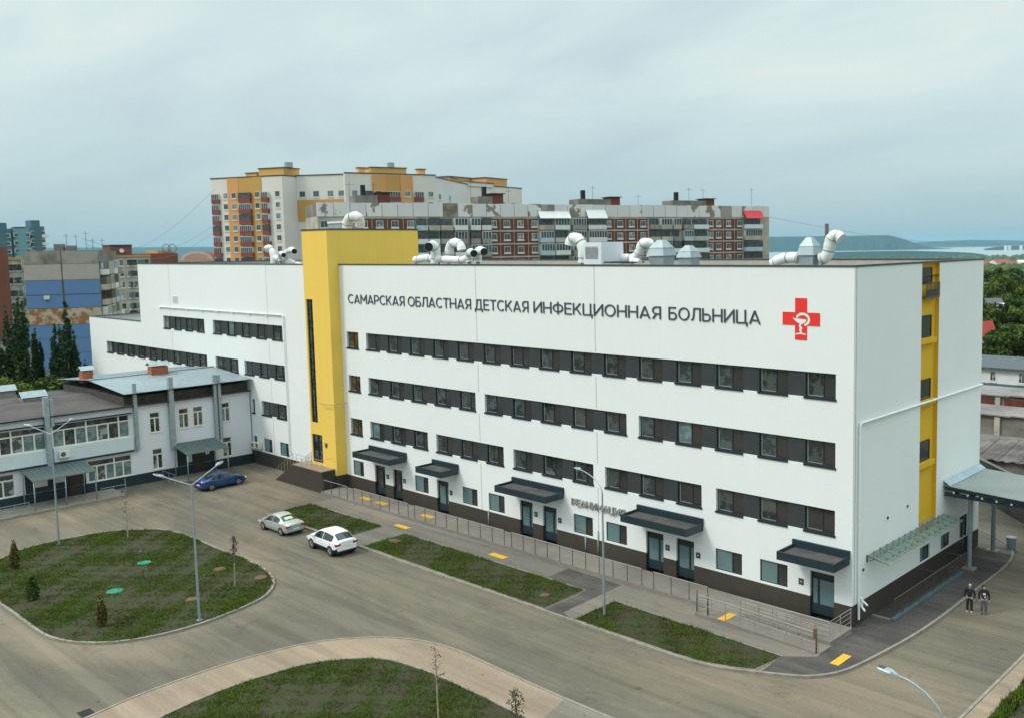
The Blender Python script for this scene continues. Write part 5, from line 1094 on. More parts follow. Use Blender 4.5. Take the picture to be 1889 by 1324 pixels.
def person(label, x, y, face, top, pants, shoes, hairm, hands, turn=0.0, hood=False, printm=None, bald=False):
    """local frame: +y is where the figure faces, x to its right"""
    t = thing('person', label, 'person', (x, y, 0.0), face)
    H_ = hands
    V = [(0, 0, .96), (0, .005, 1.12), (0, .0, 1.30), (0, -.01, 1.43), (0, 0, 1.50), (0, .012, 1.56), (0, .02, 1.655), (0, .012, 1.73)]; R = [(.145, .10), (.135, .10), (.16, .105), (.12, .085), .055, .062, (.078, .092), (.062, .075)]
    E = [(i, i+1) for i in range(7)]
    def add(p, r, par): V.append(p); R.append(r); E.append((par, len(V)-1)); return len(V)-1
    for s in (-1, 1):
        a = add((s*.165, -.01, 1.40), .045, 3); e = add((s*H_[0][0], H_[0][1], H_[0][2]), .045, a); w = add((s*H_[1][0], H_[1][1], H_[1][2]), .029, e)
        d = np.array(H_[1])-np.array(H_[0]); d = d/np.linalg.norm(d); p = np.array(H_[1])+d*.05; pm = add((s*p[0], p[1], p[2]), (.034, .02), w)
        for k, (off, ln) in enumerate(((-.028, .065), (-.010, .075), (.010, .07), (.027, .055))):
            q = p+d*.045+np.array((0, off, 0)); f1 = add((s*q[0], q[1], q[2]), .0095, pm); q2 = q+d*ln*.6+np.array((-.012, 0, 0)); add((s*q2[0], q2[1], q2[2]), .008, f1)
        q = p+np.array((0, .035, 0))*1.0+d*.01; th = add((s*q[0], q[1], q[2]), .011, pm); q = q+d*.035+np.array((0, .012, 0)); add((s*q[0], q[1], q[2]), .009, th)
        l = add((s*.095, 0, .88), .085, 0); kn = add((s*.115, .015, .50), .058, l); an = add((s*.125, -.01, .10), .038, kn); add((s*.135, .12, .04), .035, an)
    skin_obj('body', V, E, R, SKIN, t, 2)
    # clothes one size up
    V2 = [(0, 0, .90), (0, .005, 1.10), (0, 0, 1.30), (0, -.01, 1.42), (0, 0, 1.50)]; R2 = [(.175, .135), (.165, .13), (.20, .14), (.185, .13), .09]; E2 = [(i, i+1) for i in range(4)]
    for s in (-1, 1):
        n = len(V2); V2 += [(s*.20, -.01, 1.415), (s*H_[0][0], H_[0][1], H_[0][2]), (s*H_[1][0], H_[1][1], H_[1][2])]; R2 += [.105, .072, .055]; E2 += [(3, n), (n, n+1), (n+1, n+2)]
    if hood: V2.append((0, -.09, 1.50)); R2.append(.08); E2.append((4, len(V2)-1))
    skin_obj('jacket', V2, E2, R2, top, t, 2)
    V3 = [(0, 0, .97), (0, 0, .90)]; R3 = [(.155, .12), (.16, .12)]; E3 = [(0, 1)]
    for s in (-1, 1):
        n = len(V3); V3 += [(s*.095, 0, .84), (s*.115, .015, .50), (s*.125, -.01, .07)]; R3 += [.11, .088, .078]; E3 += [(1, n), (n, n+1), (n+1, n+2)]
    skin_obj('trousers', V3, E3, R3, pants, t, 2)
    for s in (-1, 1):
        skin_obj('shoe', [(s*.125, -.05, .05), (s*.13, .05, .05), (s*.138, .16, .04)], [(0, 1), (1, 2)], [(.05, .05), (.052, .05), (.045, .035)], shoes, t, 2)
    Rz = Matrix.Rotation(turn, 3, 'Z')
    def hp(p): q = Rz @ Vector(p); return (q.x, q.y, q.z)
    hv = [hp(p) for p in ((0, -.02, 1.68), (0, -.02, 1.745), (0, .03, 1.76))]
    if not bald: skin_obj('hair', hv+[hp((0, -.055, 1.66))], [(0, 1), (1, 2), (0, 3)], [(.085, .098), (.078, .09), .055, .075], hairm, t, 2)
    else: skin_obj('hair', [hp((0, -.035, 1.68)), hp((0, -.02, 1.74))], [(0, 1)], [(.083, .085), (.074, .088)], hairm, t, 2)
    b = MB(); b.tube([hp((0, .095, 1.66)), hp((0, .125, 1.638))], [.012, .017], 6); o = b.build('nose', SKIN, t, local=True)
    for s in (-1, 1):
        b = MB(); b.tube([hp((s*.032, .098, 1.672)), hp((s*.032, .107, 1.672))], .012, 8); b.build('eye', M['black'], t, local=True)
        b = MB(); b.tube([hp((s*.084, 0, 1.64)), hp((s*.093, -.005, 1.68))], [.014, .02], 6); b.build('ear', SKIN, t, local=True)
    b = MB(); b.tube([hp((-.022, .104, 1.604)), hp((.022, .104, 1.604))], .006, 6); b.build('mouth', mat('lips', (.35, .13, .11), .5, var=0), t, local=True)
    if printm:
        b = MB(); b.box(-.07, .07, .128, .14, 1.22, 1.34); b.box(-.10, .0, .122, .135, 1.06, 1.13); b.build('chest_print', printm, t, local=True)
    return t
BLK = mat('cloth_black', (.015, .016, .018), .85, var=0); BLUB = mat('cloth_navy_black', (.016, .020, .026), .8, var=0); GRY = mat('cloth_grey', (.10, .11, .12), .9, var=.1); SHW = mat('shoe_white', (.7, .7, .7), .6, var=0)
person('man with white hair in a black jacket, black trousers and white shoes', 4.2, 6.95, math.radians(190), BLUB, BLK, SHW, mat('hair_white', (.62, .58, .53), .9, var=0), ((.28, -.06, 1.13), (.29, .03, .88)), bald=True)
person('man with dark hair in a black top with white print and grey trousers', 4.98, 7.18, math.radians(205), BLK, GRY, BLK, mat('hair_dark', (.03, .022, .018), .9, var=0), ((.29, -.06, 1.13), (.28, .05, .89)), turn=math.radians(35), hood=True, printm=SHW)

# ================================================================== BUILDINGS FAR BEHIND
W_CREAM = mat('far_cream', (.72, .67, .61), .85, var=.06, scale=.1); W_GREYW = mat('far_grey_white', (.68, .65, .64), .85, var=.05, scale=.1)
W_OR1 = mat('far_orange', (.66, .32, .12), .8, var=.05, scale=.1); W_OR2 = mat('far_ochre', (.55, .31, .085), .8, var=.05, scale=.1); W_RED = mat('far_red_parapet', (.25, .055, .045), .8, var=.1)
W_BRN = mat('far_brown_tile', (.165, .052, .030), .85, var=.12, scale=.3); W_BEI = mat('far_beige', (.52, .47, .38), .9, var=.22, scale=.4); W_PEEL = mat('peeling_paint', (.70, .67, .65), .9, scale=.33, col2=(.26, .21, .165), thr=(.45, .48), detail=9)
W_PEEL2 = mat('peeled_concrete', (.34, .31, .27), .9, scale=.22, col2=(.16, .13, .10), thr=(.40, .58), detail=9); W_CONC = mat('far_concrete', (.25, .23, .20), .9, var=.3, scale=.3)
W_BLUE = mat('blue_painted_wall', (.115, .215, .40), .85, scale=.22, col2=(.26, .23, .22), thr=(.33, .345), detail=8); W_RUST = mat('rust_stained_wall', (.46, .38, .28), .9, scale=.9, col2=(.32, .13, .05), thr=(.45, .55), detail=8); W_PINK = mat('far_pinkish', (.44, .38, .35), .9, var=.06)
BR_RED = mat('far_red_brick', (.21, .075, .050), .85, var=.12, scale=.3); W_TEAL = mat('far_teal', (.16, .33, .36), .8, var=.08, scale=.1); W_TEALD = mat('far_teal_dark', (.075, .16, .20), .8, var=.08)
PL = [mat('balc_white', (.70, .70, .68), .8, var=.08), W_BEI, W_BEI, mat('balc_pale_blue', (.44, .55, .58), .8, var=.1), mat('balc_grey', (.33, .30, .27), .9, var=.2), mat('balc_white2', (.70, .71, .70), .7, var=.05)]
FP = mat('far_window_white', (.60, .60, .58), .7, var=0)
def lineT(pxa, Da, pxb, Db):
    a = at_d(pxa, 455, Da); c = at_d(pxb, 455, Db); T = FR(a, c); e = (np.array(c[:2])-np.array(a[:2])); L = np.linalg.norm(e); e = e/L
    def U(px):
        d = ray(px, 455)[:2]; M_ = np.array([[e[0], -d[0]], [e[1], -d[1]]]); s = np.linalg.solve(M_, CAM[:2]-np.array(a[:2])); return float(s[0])
    T_ = lambda u, d, z: T(u, d, z)
    return T_, U, L
def far_win(parent, T, u, z, w=1.4, h=1.5, n=2, base=0.0, fm=None, name='window'):
    b = MB(T); b.box(u-w/2, u+w/2, base, base+.06, z-h/2, z+h/2, 0); b.box(u-w/2-.1, u+w/2+.1, base, base+.12, z-h/2-.3, z-h/2-.003, 0)
    k = (w-.12)/n
    for i in range(n): b.box(u-w/2+.08+i*k, u-w/2+.02+(i+1)*k, base+.055, base+.075, z-h/2+.1, z+h/2-.1, 1)
    b.build(name, [fm or FP, random.choice([G_DARK, G_DARK, G_LACE, G_CURT])], parent)
def balcony(parent, T, u0, u1, z, par, h=2.75, out=1.15, glazed=True, roof=None, roofm=None):
    """z = floor level"""
    b = MB(T); b.box(u0, u1, .0, out, z-.12, z, 2); b.box(u0, u1, out-.08, out, z, z+1.0, 0); b.box(u0, u0+.08, 0, out-.08, z, z+1.0, 0); b.box(u1-.08, u1, 0, out-.08, z, z+1.0, 0)
    if glazed:
        b.box(u0, u1, out-.07, out-.02, z+1.0, z+h-.35, 1); n = max(2, round((u1-u0)/.7))
        for i in range(n+1): x = u0+(u1-u0-.08)*i/n; b.box(x, x+.08, out-.02, out+.01, z+1.0, z+h-.35, 3)
        b.box(u0, u1, out-.075, out+.015, z+h-.35, z+h-.2, 3); b.box(u0, u0+.06, 0, out-.08, z+1.0, z+h-.3, 3); b.box(u1-.06, u1, 0, out-.08, z+1.0, z+h-.3, 3)
    else: b.box(u0, u1, .01, .05, z, z+h-.3, 1)
    if roof: b.face([(u0-.2, .02, z+h+roof), (u1+.2, .02, z+h+roof), (u1+.2, out+.35, z+h-.25), (u0-.2, out+.35, z+h-.25)], 4); b.face([(u0-.2, .02, z+h+roof-.08), (u1+.2, .02, z+h+roof-.08), (u1+.2, out+.35, z+h-.33), (u0-.2, out+.35, z+h-.33)], 4)
    b.build('balcony', [par, G_DARK, W_CONC, FP if random.random() < .7 else mat('far_frame_brown', (.12, .08, .06), .8, var=0), roofm or PL[5]], parent)
# --- old brown panel block
pb = thing('panel_apartment_block', 'long brown and beige panel apartment block with flaking white attic, right behind the hospital roof', 'building', at_d(1000, 455, 215)[:2]+(0,))
TP, UP_, LP_ = lineT(588, 185.5, 1419, 239)
ZP = 31.75; SL = 2.8; F0 = 28.95
b = MB(TP); b.box(0, LP_, -12, -.05, 0, F0, 0); b.build('wall', W_BEI, pb)
b = MB(TP); us = np.arange(0, LP_, 3.2)
for i, u in enumerate(us):
    v = min(LP_, u+3.1); k = 0 if rng.uniform() < .42 else (1 if rng.uniform() < .7 else 2); b.box(u, v, -.5, (.0 if i % 2 else .01), F0, ZP-rng.uniform(0, .12), k)
b.box(0, LP_, -12, -.51, F0, ZP-.3, 3); b.box(0, LP_, -.55, .06, F0-.1, F0-.003, 2); b.build('attic_panels', [W_GREYW, W_PEEL, W_PEEL2, W_CONC], pb)
nW = 0
for (xa, xb, wx) in ((655, 768, (673, 702, 730, 759)), (907, 993, (911.5, 936, 961, 987)), (1119, 1195, (1123, 1144.5, 1165.6, 1187)), (1307, 1370, (1310.5, 1325.7, 1344, 1364.6))):
    b = MB(TP); b.box(UP_(xa), UP_(xb), -.05, 0, 6, F0-.1); b.build('brown_wall', W_BRN, pb)
    b = MB(TP)
    for k in range(6): b.box(UP_(xa)+.01, UP_(xb)-.01, 0, .02, F0-.1-k*SL-.22-.1, F0-.1-k*SL-.003 if k else F0-.12)
    for x in wx: b.box(UP_(x)-1.6, UP_(x)-1.5, .0, .025, 12, F0-.35) if UP_(x)-1.6 > UP_(xa) else None
    b.build('joint', W_BEI, pb)
    for x in wx:
        for k in range(4): far_win(pb, TP, UP_(x), F0-1.5-k*SL, 1.45, 1.35, random.choice((2, 2, 3)), .005)
for (xs_, roofs) in (((768, 789, 811, 836, 862), {}), ((866, 886, 905), {}), ((994, 1021, 1050), {0: (1.3, PL[5]), 1: (1.3, PL[5])}), ((1053, 1080), {}), ((1082, 1117), {0: (1.7, PL[5])}), ((1197, 1216, 1238, 1254), {}), ((1257, 1276, 1305), {}), ((1371, 1403), {0: (1.7, mat('roof_red', (.52, .03, .04), .6, var=0))})):
    for i in range(len(xs_)-1):
        for k in range(4):
            r = roofs.get(i) if k == 0 else None
            balcony(pb, TP, UP_(xs_[i])+.15, UP_(xs_[i+1])-.15, F0-2.85-k*SL, random.choice(PL), glazed=random.random() < .72, out=random.choice((1.0, 1.2, 1.3)), roof=r[0] if r else None, roofm=r[1] if r else None)
for x in (620, 600, 642):
    for k in range(3): far_win(pb, TP, UP_(x), F0-1.5-k*SL, 1.5, 1.4, 2, .0)
for (xa, xb, h, nm) in ((668, 733, 2.2, W_CONC), (897, 944, 2.3, W_CONC), (1083, 1161, 1.9, W_CONC), (1258, 1336, 1.8, W_CONC)):
    b = MB(TP); ua, ub = UP_(xa), UP_(xb); b.box(ua, ub-2.6, -9, -4, ZP-.35, ZP+h*.75, 0); b.box(ub-2.5, ub, -8, -4.2, ZP-.35, ZP+h, 1); b.box(ub-2.9, ub+.4, -8.4, -3.8, ZP+h, ZP+h+.15, 2); b.box(ua+1.5, ua+2.3, -6, -5, ZP+h*.75, ZP+h+1.6, 2); b.build('roof_house', [nm, W_BRN, M['black']], pb)
for x in (655, 700, 880, 950, 1106, 1190, 1284, 1310, 1400):
    b = MB(TP); u = UP_(x); z = ZP+rng.uniform(2.5, 5); b.tube([(u, -3, ZP-.4), (u, -3, z)], .05, 4); b.tube([(u-.8, -3, z-.5), (u+.8, -3, z-.5)], .03, 4); b.build('antenna', M['postdark'], pb)
# --- tall white and orange block
tb_ = thing('tall_apartment_block', 'tall cream apartment block with orange strips and red balcony fronts', 'building', at_d(560, 455, 260)[:2]+(0,))
ZA = 41.7; FL1 = 37.1
PG = {'A': (395, 254.5, 526, 245.6), 'B': (526.2, 245.6, 552, 250.5), 'C': (552.2, 250.5, 641, 248), 'D': (641.2, 247, 808, 260), 'E': (808.2, 260, 865, 291), 'F': (865.2, 291, 965, 316)}
TT = {}
for k, v in PG.items():
    T, U, L = lineT(*v); TT[k] = (T, U, L); b = MB(T)
    zt = ZA+({'D': .5, 'C': .2}.get(k, 0))
    b.box(0, L, -.6 if k in 'B' else -13, 0, 0, zt); b.build('wall', W_GREYW if k in 'BE' else W_CREAM, tb_)  # greyer side sections: shade put into the wall colour
    b = MB(T); b.box(-.1, L+.1, -.5, .15, zt+.002, zt+.25); b.build('parapet_cap', M['cap'], tb_)
def strip_wall(k, xa, xb, m, out=.12, zt=ZA-.02, z0=0):
    T, U, L = TT[k]; b = MB(T); b.box(U(xa), U(xb), .003, out, z0, zt); b.build('coloured_strip', m, tb_)
strip_wall('A', 425.5, 446, W_OR1); strip_wall('A', 446.3, 472, W_OR2, .08); strip_wall('A', 472.3, 488, W_OR2, .14); strip_wall('D', 691, 716, W_OR1, .3, ZA+.3); strip_wall('D', 716.3, 742, W_OR2, .15, ZA+.3); strip_wall('D', 742.3, 765, W_OR1, .3, ZA+.3); strip_wall('C', 553, 640, W_OR2, .1, 35.6, 30)
T, U, L = TT['A']
for k in range(7):
    z = FL1-k*2.85
    for x, o in ((421, 0), (437, .12), (480, .14), (516.5, 0)): far_win(tb_, T, U(x), z, 1.5, 1.5, 2, o)
    for xa, xb in ((396.5, 411), (447, 470), (489, 502)):
        balcony(tb_, T, U(xa)+.1, U(xb)-.1, z-1.9, W_RED, h=2.7, out=.75 if xa > 400 else .5)
T, U, L = TT['C']
for x in (562.6, 587.7, 614, 634): far_win(tb_, T, U(x), FL1, 1.7, 1.6, 2)
T, U, L = TT['D']
for k in range(3):
    z = FL1-k*2.85
    for x, o in ((658.7, 0), (702, .3), (755, .3), (798, 0)): far_win(tb_, T, U(x), z, 1.5, 1.5, 2, o)
    for xa, xb in ((674, 690), (717, 741), (767, 784)): balcony(tb_, T, U(xa)+.05, U(xb)-.05, z-1.9, W_RED, h=2.7, out=.8)
T, U, L = TT['E']
for k in range(2):
    for x in (814.5, 833): far_win(tb_, T, U(x), FL1-.5-k*2.85, 2.2, 1.6, 2)
T, U, L = TT['F']
for x in (905, 930, 948): far_win(tb_, T, U(x), FL1-1, 2, 1.6, 2)
def rbox(key, xa, xb, zt, m, d0=-8, d1=-2, z0=ZA, name='roof_house'):
    T, U, L = TT[key]; b = MB(T); b.box(U(xa), U(xb), d0, d1, z0-.4, zt, 0); b.box(U(xa)-.25, U(xb)+.25, d0-.2, d1+.2, zt, zt+.2, 1); b.build(name, [m, M['cap']], tb_)
rbox('A', 474, 520, 43.9, W_OR2); rbox('A', 450, 470, 42.9, W_OR2, -6, -2); rbox('D', 693, 758, 44.0, W_OR2, -9, -1.5); rbox('D', 671, 683, 43.8, W_OR1, -4, -2); rbox('D', 781, 794, 43.9, W_OR1, -4, -2); rbox('E', 843, 856, 42.9, W_OR1, -4, -1.5)
rbox('F', 866, 912, 42.5, W_CREAM, -7, .3); rbox('F', 905, 943, 44.4, W_OR1, -14, -1.0, 36); rbox('F', 866, 930, 44.5, W_OR2, -18, -7.2, 38)
b = MB(TT['D'][0]); u = TT['D'][1](735); b.cyl((u, -4), 1.0, 44.2, 45.6, 10); b.build('roof_vent', M['galv'], tb_)
b = MB(TT['A'][0]); u = TT['A'][1](520); b.cyl((u, -4), 1.1, 44.1, 45.4, 10); b.build('roof_vent', M['galv'], tb_)
# --- blue gable block on the left
bb = thing('blue_gable_block', 'worn apartment block with a blue painted gable wall behind the poplars', 'building', at_d(110, 455, 180)[:2]+(0,))
T, U, L = lineT(41, 171, 180, 175)
b = MB(T); b.box(0, L, -14, -.02, 0, 23); b.build('wall', W_CONC, bb)
def bandw(n, m, z0, z1, d=0.0, u0=0, u1=None): b = MB(T); b.box(u0, L if u1 is None else u1, -.018, d, z0, z1); b.build(n, m, bb)
bandw('attic_wall', W_PEEL2, 20.55, 22.9, .05); bandw('pinkish_band', W_PINK, 17.65, 20.5, .02)
for i in range(2):
    a, c = (0.05, L*.485) if i == 0 else (L*.515, L-.05)
    for z0, z1 in ((12.5, 14.85), (15.0, 17.5), (6.9, 9.3), (4.2, 6.8), (1.0, 4.1)): bandw('blue_panel', W_BLUE, z0, z1, .03, a, c)
bandw('rusty_band', W_RUST, 9.45, 12.35, .03)
b = MB(T); b.box(L*.49, L*.505, .03, .07, 4, 23); b.box(0, L, .03, .06, 14.88, 14.97); b.box(2.0, L-3, .06, .1, 1, 9) if False else None; b.build('drain_pipe', M['postdark'], bb)
b = MB(T)
for u, z0, z1 in ((L*.36, 23, 24.2), (L*.52, 23, 23.9)): b.box(u, u+1.5, -5, -3, z0, z1)
for u in (6.5, 8.1, 9.7, 10.8, 12.4): z = 23+rng.uniform(2, 4); b.tube([(u, -3, 22.8), (u, -3, z)], .05, 4); b.tube([(u-.5, -3, z-.4), (u+.5, -3, z-.4)], .03, 4)
b.build('roof_house', W_CONC, bb)
tag(ob := thing('air_conditioner', 'white air conditioner high on the blue gable wall', 'air conditioner', T(3.3, .2, 14.2)), group='outdoor air conditioners on walls')
b = MB(T); b.box(2.9, 3.8, .05, .45, 14.1, 14.8); b.build('case', FP, ob)
T2, U2, L2 = lineT(180.5, 175.1, 213, 192)
b = MB(T2); b.box(0, L2, -6, 0, 0, 22.8); b.build('side_wall', W_CONC, bb)
for k in range(6):
    for i in range(4): balcony(bb, T2, i*L2/4+.4, (i+1)*L2/4-.5, 18.4-k*2.8, random.choice(PL), out=1.0, glazed=random.random() < .6)
# --- wing behind with rows of dark windows
wg = thing('beige_apartment_block', 'beige apartment block with a red brick roof storey, left of the hospital', 'building', at_d(235, 455, 245)[:2]+(0,))
T, U, L = lineT(203, 240, 275, 246); b = MB(T); b.box(0, L, -12, 0, 0, 21.3); b.build('wall', W_BEI, wg)
b = MB(T); b.box(0, L+.2, -12, .25, 21.3, 21.75); b.build('cornice', mat('cornice_yellow', (.50, .30, .10), .8, var=.1), wg)
b = MB(T); b.box(0, U(243.5), -8, -.3, 21.75, 24.2); b.build('brick_storey', BR_RED, wg)
b = MB(T); b.box(-.2, U(244.5), -8.2, -.1, 24.2, 24.5); b.build('roof', M['cap'], wg)
b = MB(T); u = U(224); b.tube([(u, -.1, 22.9), (u, .1, 22.95)], .55, 14); b.build('satellite_dish', FP, wg)
for k in range(5):
    for x in (222, 236, 241, 247, 255, 262, 269): far_win(wg, T, U(x), 19.9-k*2.8, 1.1, 1.6, 1)
w2 = thing('beige_apartment_block', 'beige apartment block with white framed windows at the left edge', 'building', at_d(22, 455, 205)[:2]+(0,))
T, U, L = lineT(-60, 198, 40, 205); b = MB(T); b.box(0, L, -12, 0, 0, 21.2); b.build('wall', W_BEI, w2)
b = MB(T); b.box(0, L+.1, -12, .25, 21.2, 21.7); b.build('cornice', mat('cornice_yellow', (.50, .30, .10), .8), w2)
b = MB(T); b.box(U(-50), U(12), -9, .6, 4, 24); b.build('brick_bay', BR_RED, w2)
for k in range(4):
    for x in (15, 21.5, 28, 34): far_win(w2, T, U(x), 19.6-k*2.8, 1.0, 1.5, 1)
    balcony(w2, T, U(36), U(41), 18.6-k*2.8, PL[4], out=.9)
# --- teal towers, far left
for j, (xa, xb, D, yt, m, lb) in enumerate(((-18, 24, 350, 422, W_TEALD, 'dark teal tower block with white balconies at the left edge'), (25, 59, 355, 421, W_TEAL, 'light teal rounded tower block, middle of the three'), (57, 87, 360, 418, W_TEALD, 'dark teal tower block with a pointed roof corner'))):
    T, U, L = lineT(xa, D, xb, D+4); zt = CAM[2]+(469-yt)*D/FPX; t = thing('teal_tower_block', lb, 'building', T(L/2, -4, 0), 0, 'teal tower blocks at the far left')
    b = MB()
    pts = [T(L/2+L/2*math.cos(a), -L*.35+L*.35*math.sin(a)*(1.0), 0)[:2] for a in np.linspace(0, math.pi, 9)]+[T(0, -12, 0)[:2], T(L, -12, 0)[:2]]
    b.prism(pts, 0, zt); b.build('wall', m, t)
    b = MB(); ct = T(L/2, -5, 0); b.prism([((p[0]-ct[0])*.6+ct[0], (p[1]-ct[1])*.6+ct[1]) for p in pts], zt, zt+(2.4 if j != 1 else .6)); b.build('roof', m if j != 1 else M['cap'], t)
    for k in range(5):
        for f in (.3, .7):
            a = math.pi*f; u = L/2+L/2*math.cos(a); d = -L*.35+L*.35*math.sin(a)
            b = MB(T); b.box(u-.9, u+.9, d-.3, d+.12, zt-3.2-k*3, zt-1.7-k*3, 0); b.box(u-.7, u+.7, d+.12, d+.15, zt-3.0-k*3, zt-1.9-k*3, 1); b.build('window', [FP, G_DARK], t)
        if j != 1:
            u = L*(.06 if j == 0 else .9); b = MB(T); b.box(u-1.4, u+1.4, -L*.3, -L*.05, zt-4.2-k*3, zt-3.2-k*3); b.build('balcony', PL[5], t)
# --- low town roofs between
T, U, L = lineT(277, 262, 327, 268); t = thing('brick_block', 'long low red brick block beyond the hospital roof', 'building', T(L/2, -4, 0)); b = MB(T); b.box(0, L, -14, 0, 0, 22.1); b.build('wall', BR_RED, t); b = MB(T); b.box(U(300), U(327), -10, -3, 22.1, 22.9); b.build('roof', W_OR2, t)
b = MB(T)
for x in (313, 324): u = U(x); pts = [(u+1.2*math.cos(a), -2, 23.4+1.2*math.sin(a)) for a in np.linspace(0, 2*math.pi, 15)]; b.tube(pts, .1, 5, cap=False); b.tube([(u, -2, 22), (u, -2, 22.3)], .1, 5)
b.build('antenna_ring', M['postdark'], t)
T, U, L = lineT(330, 300, 394, 300); t = thing('arched_roof_building', 'pinkish building with an arched gable on the left horizon', 'building', T(L/2, -4, 0)); b = MB(T); b.box(0, L, -12, 0, 0, 20.2); b.build('wall', mat('far_pink', (.50, .30, .24), .85, var=.1), t)
b = MB(T); arcp = [(L*.5+5.2*math.cos(a), 19.8+2.7*math.sin(a)) for a in np.linspace(0, math.pi, 12)]
for i in range(11): (u0, z0), (u1, z1) = arcp[i], arcp[i+1]; b.face([(u0, .05, z0), (u1, .05, z1), (u1, -10, z1), (u0, -10, z0)], 1); b.face([(u0, .05, z0), (u1, .05, z1), (L*.5+(u1-L*.5)*.8, .05, 19.8+(z1-19.8)*.75), (L*.5+(u0-L*.5)*.8, .05, 19.8+(z0-19.8)*.75)], 0); b.face([(L*.5+(u0-L*.5)*.8, .02, 19.8+(z0-19.8)*.75), (L*.5+(u1-L*.5)*.8, .02, 19.8+(z1-19.8)*.75), (L*.5, .02, 19.8)], 2)
b.build('arched_gable', [mat('far_cream2', (.62, .50, .40), .8), BR_RED, mat('far_pink', (.5, .3, .24), .8)], t)
# --- chimney stack
p = at_d(1525, 440, 900); b = MB(); b.tube([(p[0], p[1], -2), (p[0], p[1], CAM[2]+(448-414)*900/FPX)], [2.3, 1.8], 14); tag(b.build('chimney_stack', mat('stack_brick', (.22, .17, .16), .9, var=.2)), 'tall brick chimney stack standing before the blue hill', 'chimney')

# ================================================================== BEHIND THE RIGHT CORNER: fence, garages, house
def wx(px, py, z): return at_z(px, py, z)
b = MB(); a = wx(1812, 921, 0); c_ = wx(1889, 966, 0); d_ = np.array(c_)-np.array(a); e_ = np.array(a)-d_*1.5; f_ = np.array(c_)+d_*2.5
T = FR(e_, f_); b = MB(T); b.box(0, T.L, -.2, 0, -.1, 3.4, 0)
for u in np.arange(0, T.L, 2.5): b.box(u, u+.05, 0, .03, 0, 3.4, 1)
b.box(0, T.L, -.25, .06, 3.4, 3.5, 1); tag(b.build('boundary_wall', [mat('old_wall', (.115, .095, .078), .95, scale=.6, col2=(.065, .05, .04)), W_CONC]), 'grimy grey boundary wall behind the drive canopy', 'wall')
W_SLATE = mat('old_slate_roof', (.17, .15, .135), .95, scale=.5, col2=(.085, .075, .068), thr=(.4, .6), detail=9, bump=.8, bscale=2.5); GD = mat('garage_red', (.20, .045, .028), .8, var=.25, scale=1.2)
def garages(px, py, zf, dep, label, doorm, pill, rib, n=12):
    y = wx(px, py, zf)[1]; xa, xb = wx(px, py, zf)[0]-34, wx(px, py, zf)[0]+22
    t = thing('garage_row', label, 'garage row', ((xa+xb)/2, y+dep/2, 0), 0, 'rows of old garages'); T = lambda u, d, z: (u, y-d, z)
    b = MB(T); b.box(xa, xb, -dep, 0, 0, 2.45); b.build('wall', W_CONC, t)
    b = MB(T)
    if rib:
        m = 60
        for k in range(m):
            u0 = xa+(xb-xa)*k/m; u1 = xa+(xb-xa)*(k+1)/m; um = (u0+u1)/2; q = .05*(k % 2)
            b.face([(u0, .4, 2.5+q), (um, .4, 2.62+q), (um, -dep/2, 3.5+q), (u0, -dep/2, 3.38+q)]); b.face([(um, .4, 2.62+q), (u1, .4, 2.5+q), (u1, -dep/2, 3.38+q), (um, -dep/2, 3.5+q)]); b.face([(u0, -dep/2, 3.4), (u1, -dep/2, 3.4), (u1, -dep-.3, 2.5), (u0, -dep-.3, 2.5)])
    else:
        step = (xb-xa)/8
        for k in range(8): u0 = xa+step*k; b.box(u0, u0+step-.05, -dep-.2, .4, 2.46+.1*(k % 3), 2.62+.1*(k % 3))
    b.build('roof', W_SLATE if rib else mat('garage_felt_roof', (.27, .245, .23), .95, scale=.25, col2=(.15, .135, .13)), t)
    step = 4.2
    for k in range(int((xb-xa)/step)):
        u0 = xa+step*k+.6
        if doorm: b = MB(T); b.box(u0, u0+2.9, 0, .05, .1, 2.2); b.build('garage_door', doorm, t)
        if pill: b = MB(T); b.box(u0+3.15, u0+3.75, 0, .3, 0, 2.44); b.build('pillar', PL[1], t)
garages(1850, 737, 2.1, 7, 'garage row with rusty red doors, farthest from the hospital', GD, True, False)
garages(1850, 769, 2.45, 6, 'garage row with pale pillars, between the two others', None, True, False)
garages(1850, 850, 2.5, 11, 'nearest garage row with a decayed ribbed slate roof', None, False, True)
hy = wx(1850, 720, 0)[1]; hx = wx(1850, 720, 0)[0]
t = thing('low_house', 'low white house with a blue grey roof and teal plinth, beyond the garages', 'building', (hx, hy+5, 0)); T = lambda u, d, z: (u, hy-d, z)
b = MB(T); b.box(hx-22, hx+30, -9, 0, 0, 3.5); b.build('wall', PL[5], t); b = MB(T); b.box(hx-4.6, hx+30, 0, .05, 0, 1.0); b.build('plinth', W_TEALD, t)
b = MB(T); b.face([(hx-23, .7, 3.45), (hx+31, .7, 3.45), (hx+31, -5, 4.6), (hx-23, -5, 4.6)]); b.face([(hx-23, -10, 3.45), (hx+31, -10, 3.45), (hx+31, -5, 4.6), (hx-23, -5, 4.6)]); b.face([(hx-23, .7, 3.45), (hx+31, .7, 3.45), (hx+31, .7, 3.25), (hx-23, .7, 3.25)]); b.build('roof', mat('roof_bluegrey', (.085, .105, .115), .7, var=.1), t)
for x in (-6.3, -1.5, 2.7, 4.6, 9): far_win(t, T, hx+x, 2.1, .9, 1.5, 2, 0)
b = MB(T); b.face([(hx-12, 2.5, 2.6), (hx-4.8, 2.5, 2.6), (hx-4.8, .02, 3.1), (hx-12, .02, 3.1)]); b.build('porch_roof', mat('porch_purple', (.13, .085, .09), .8), t)
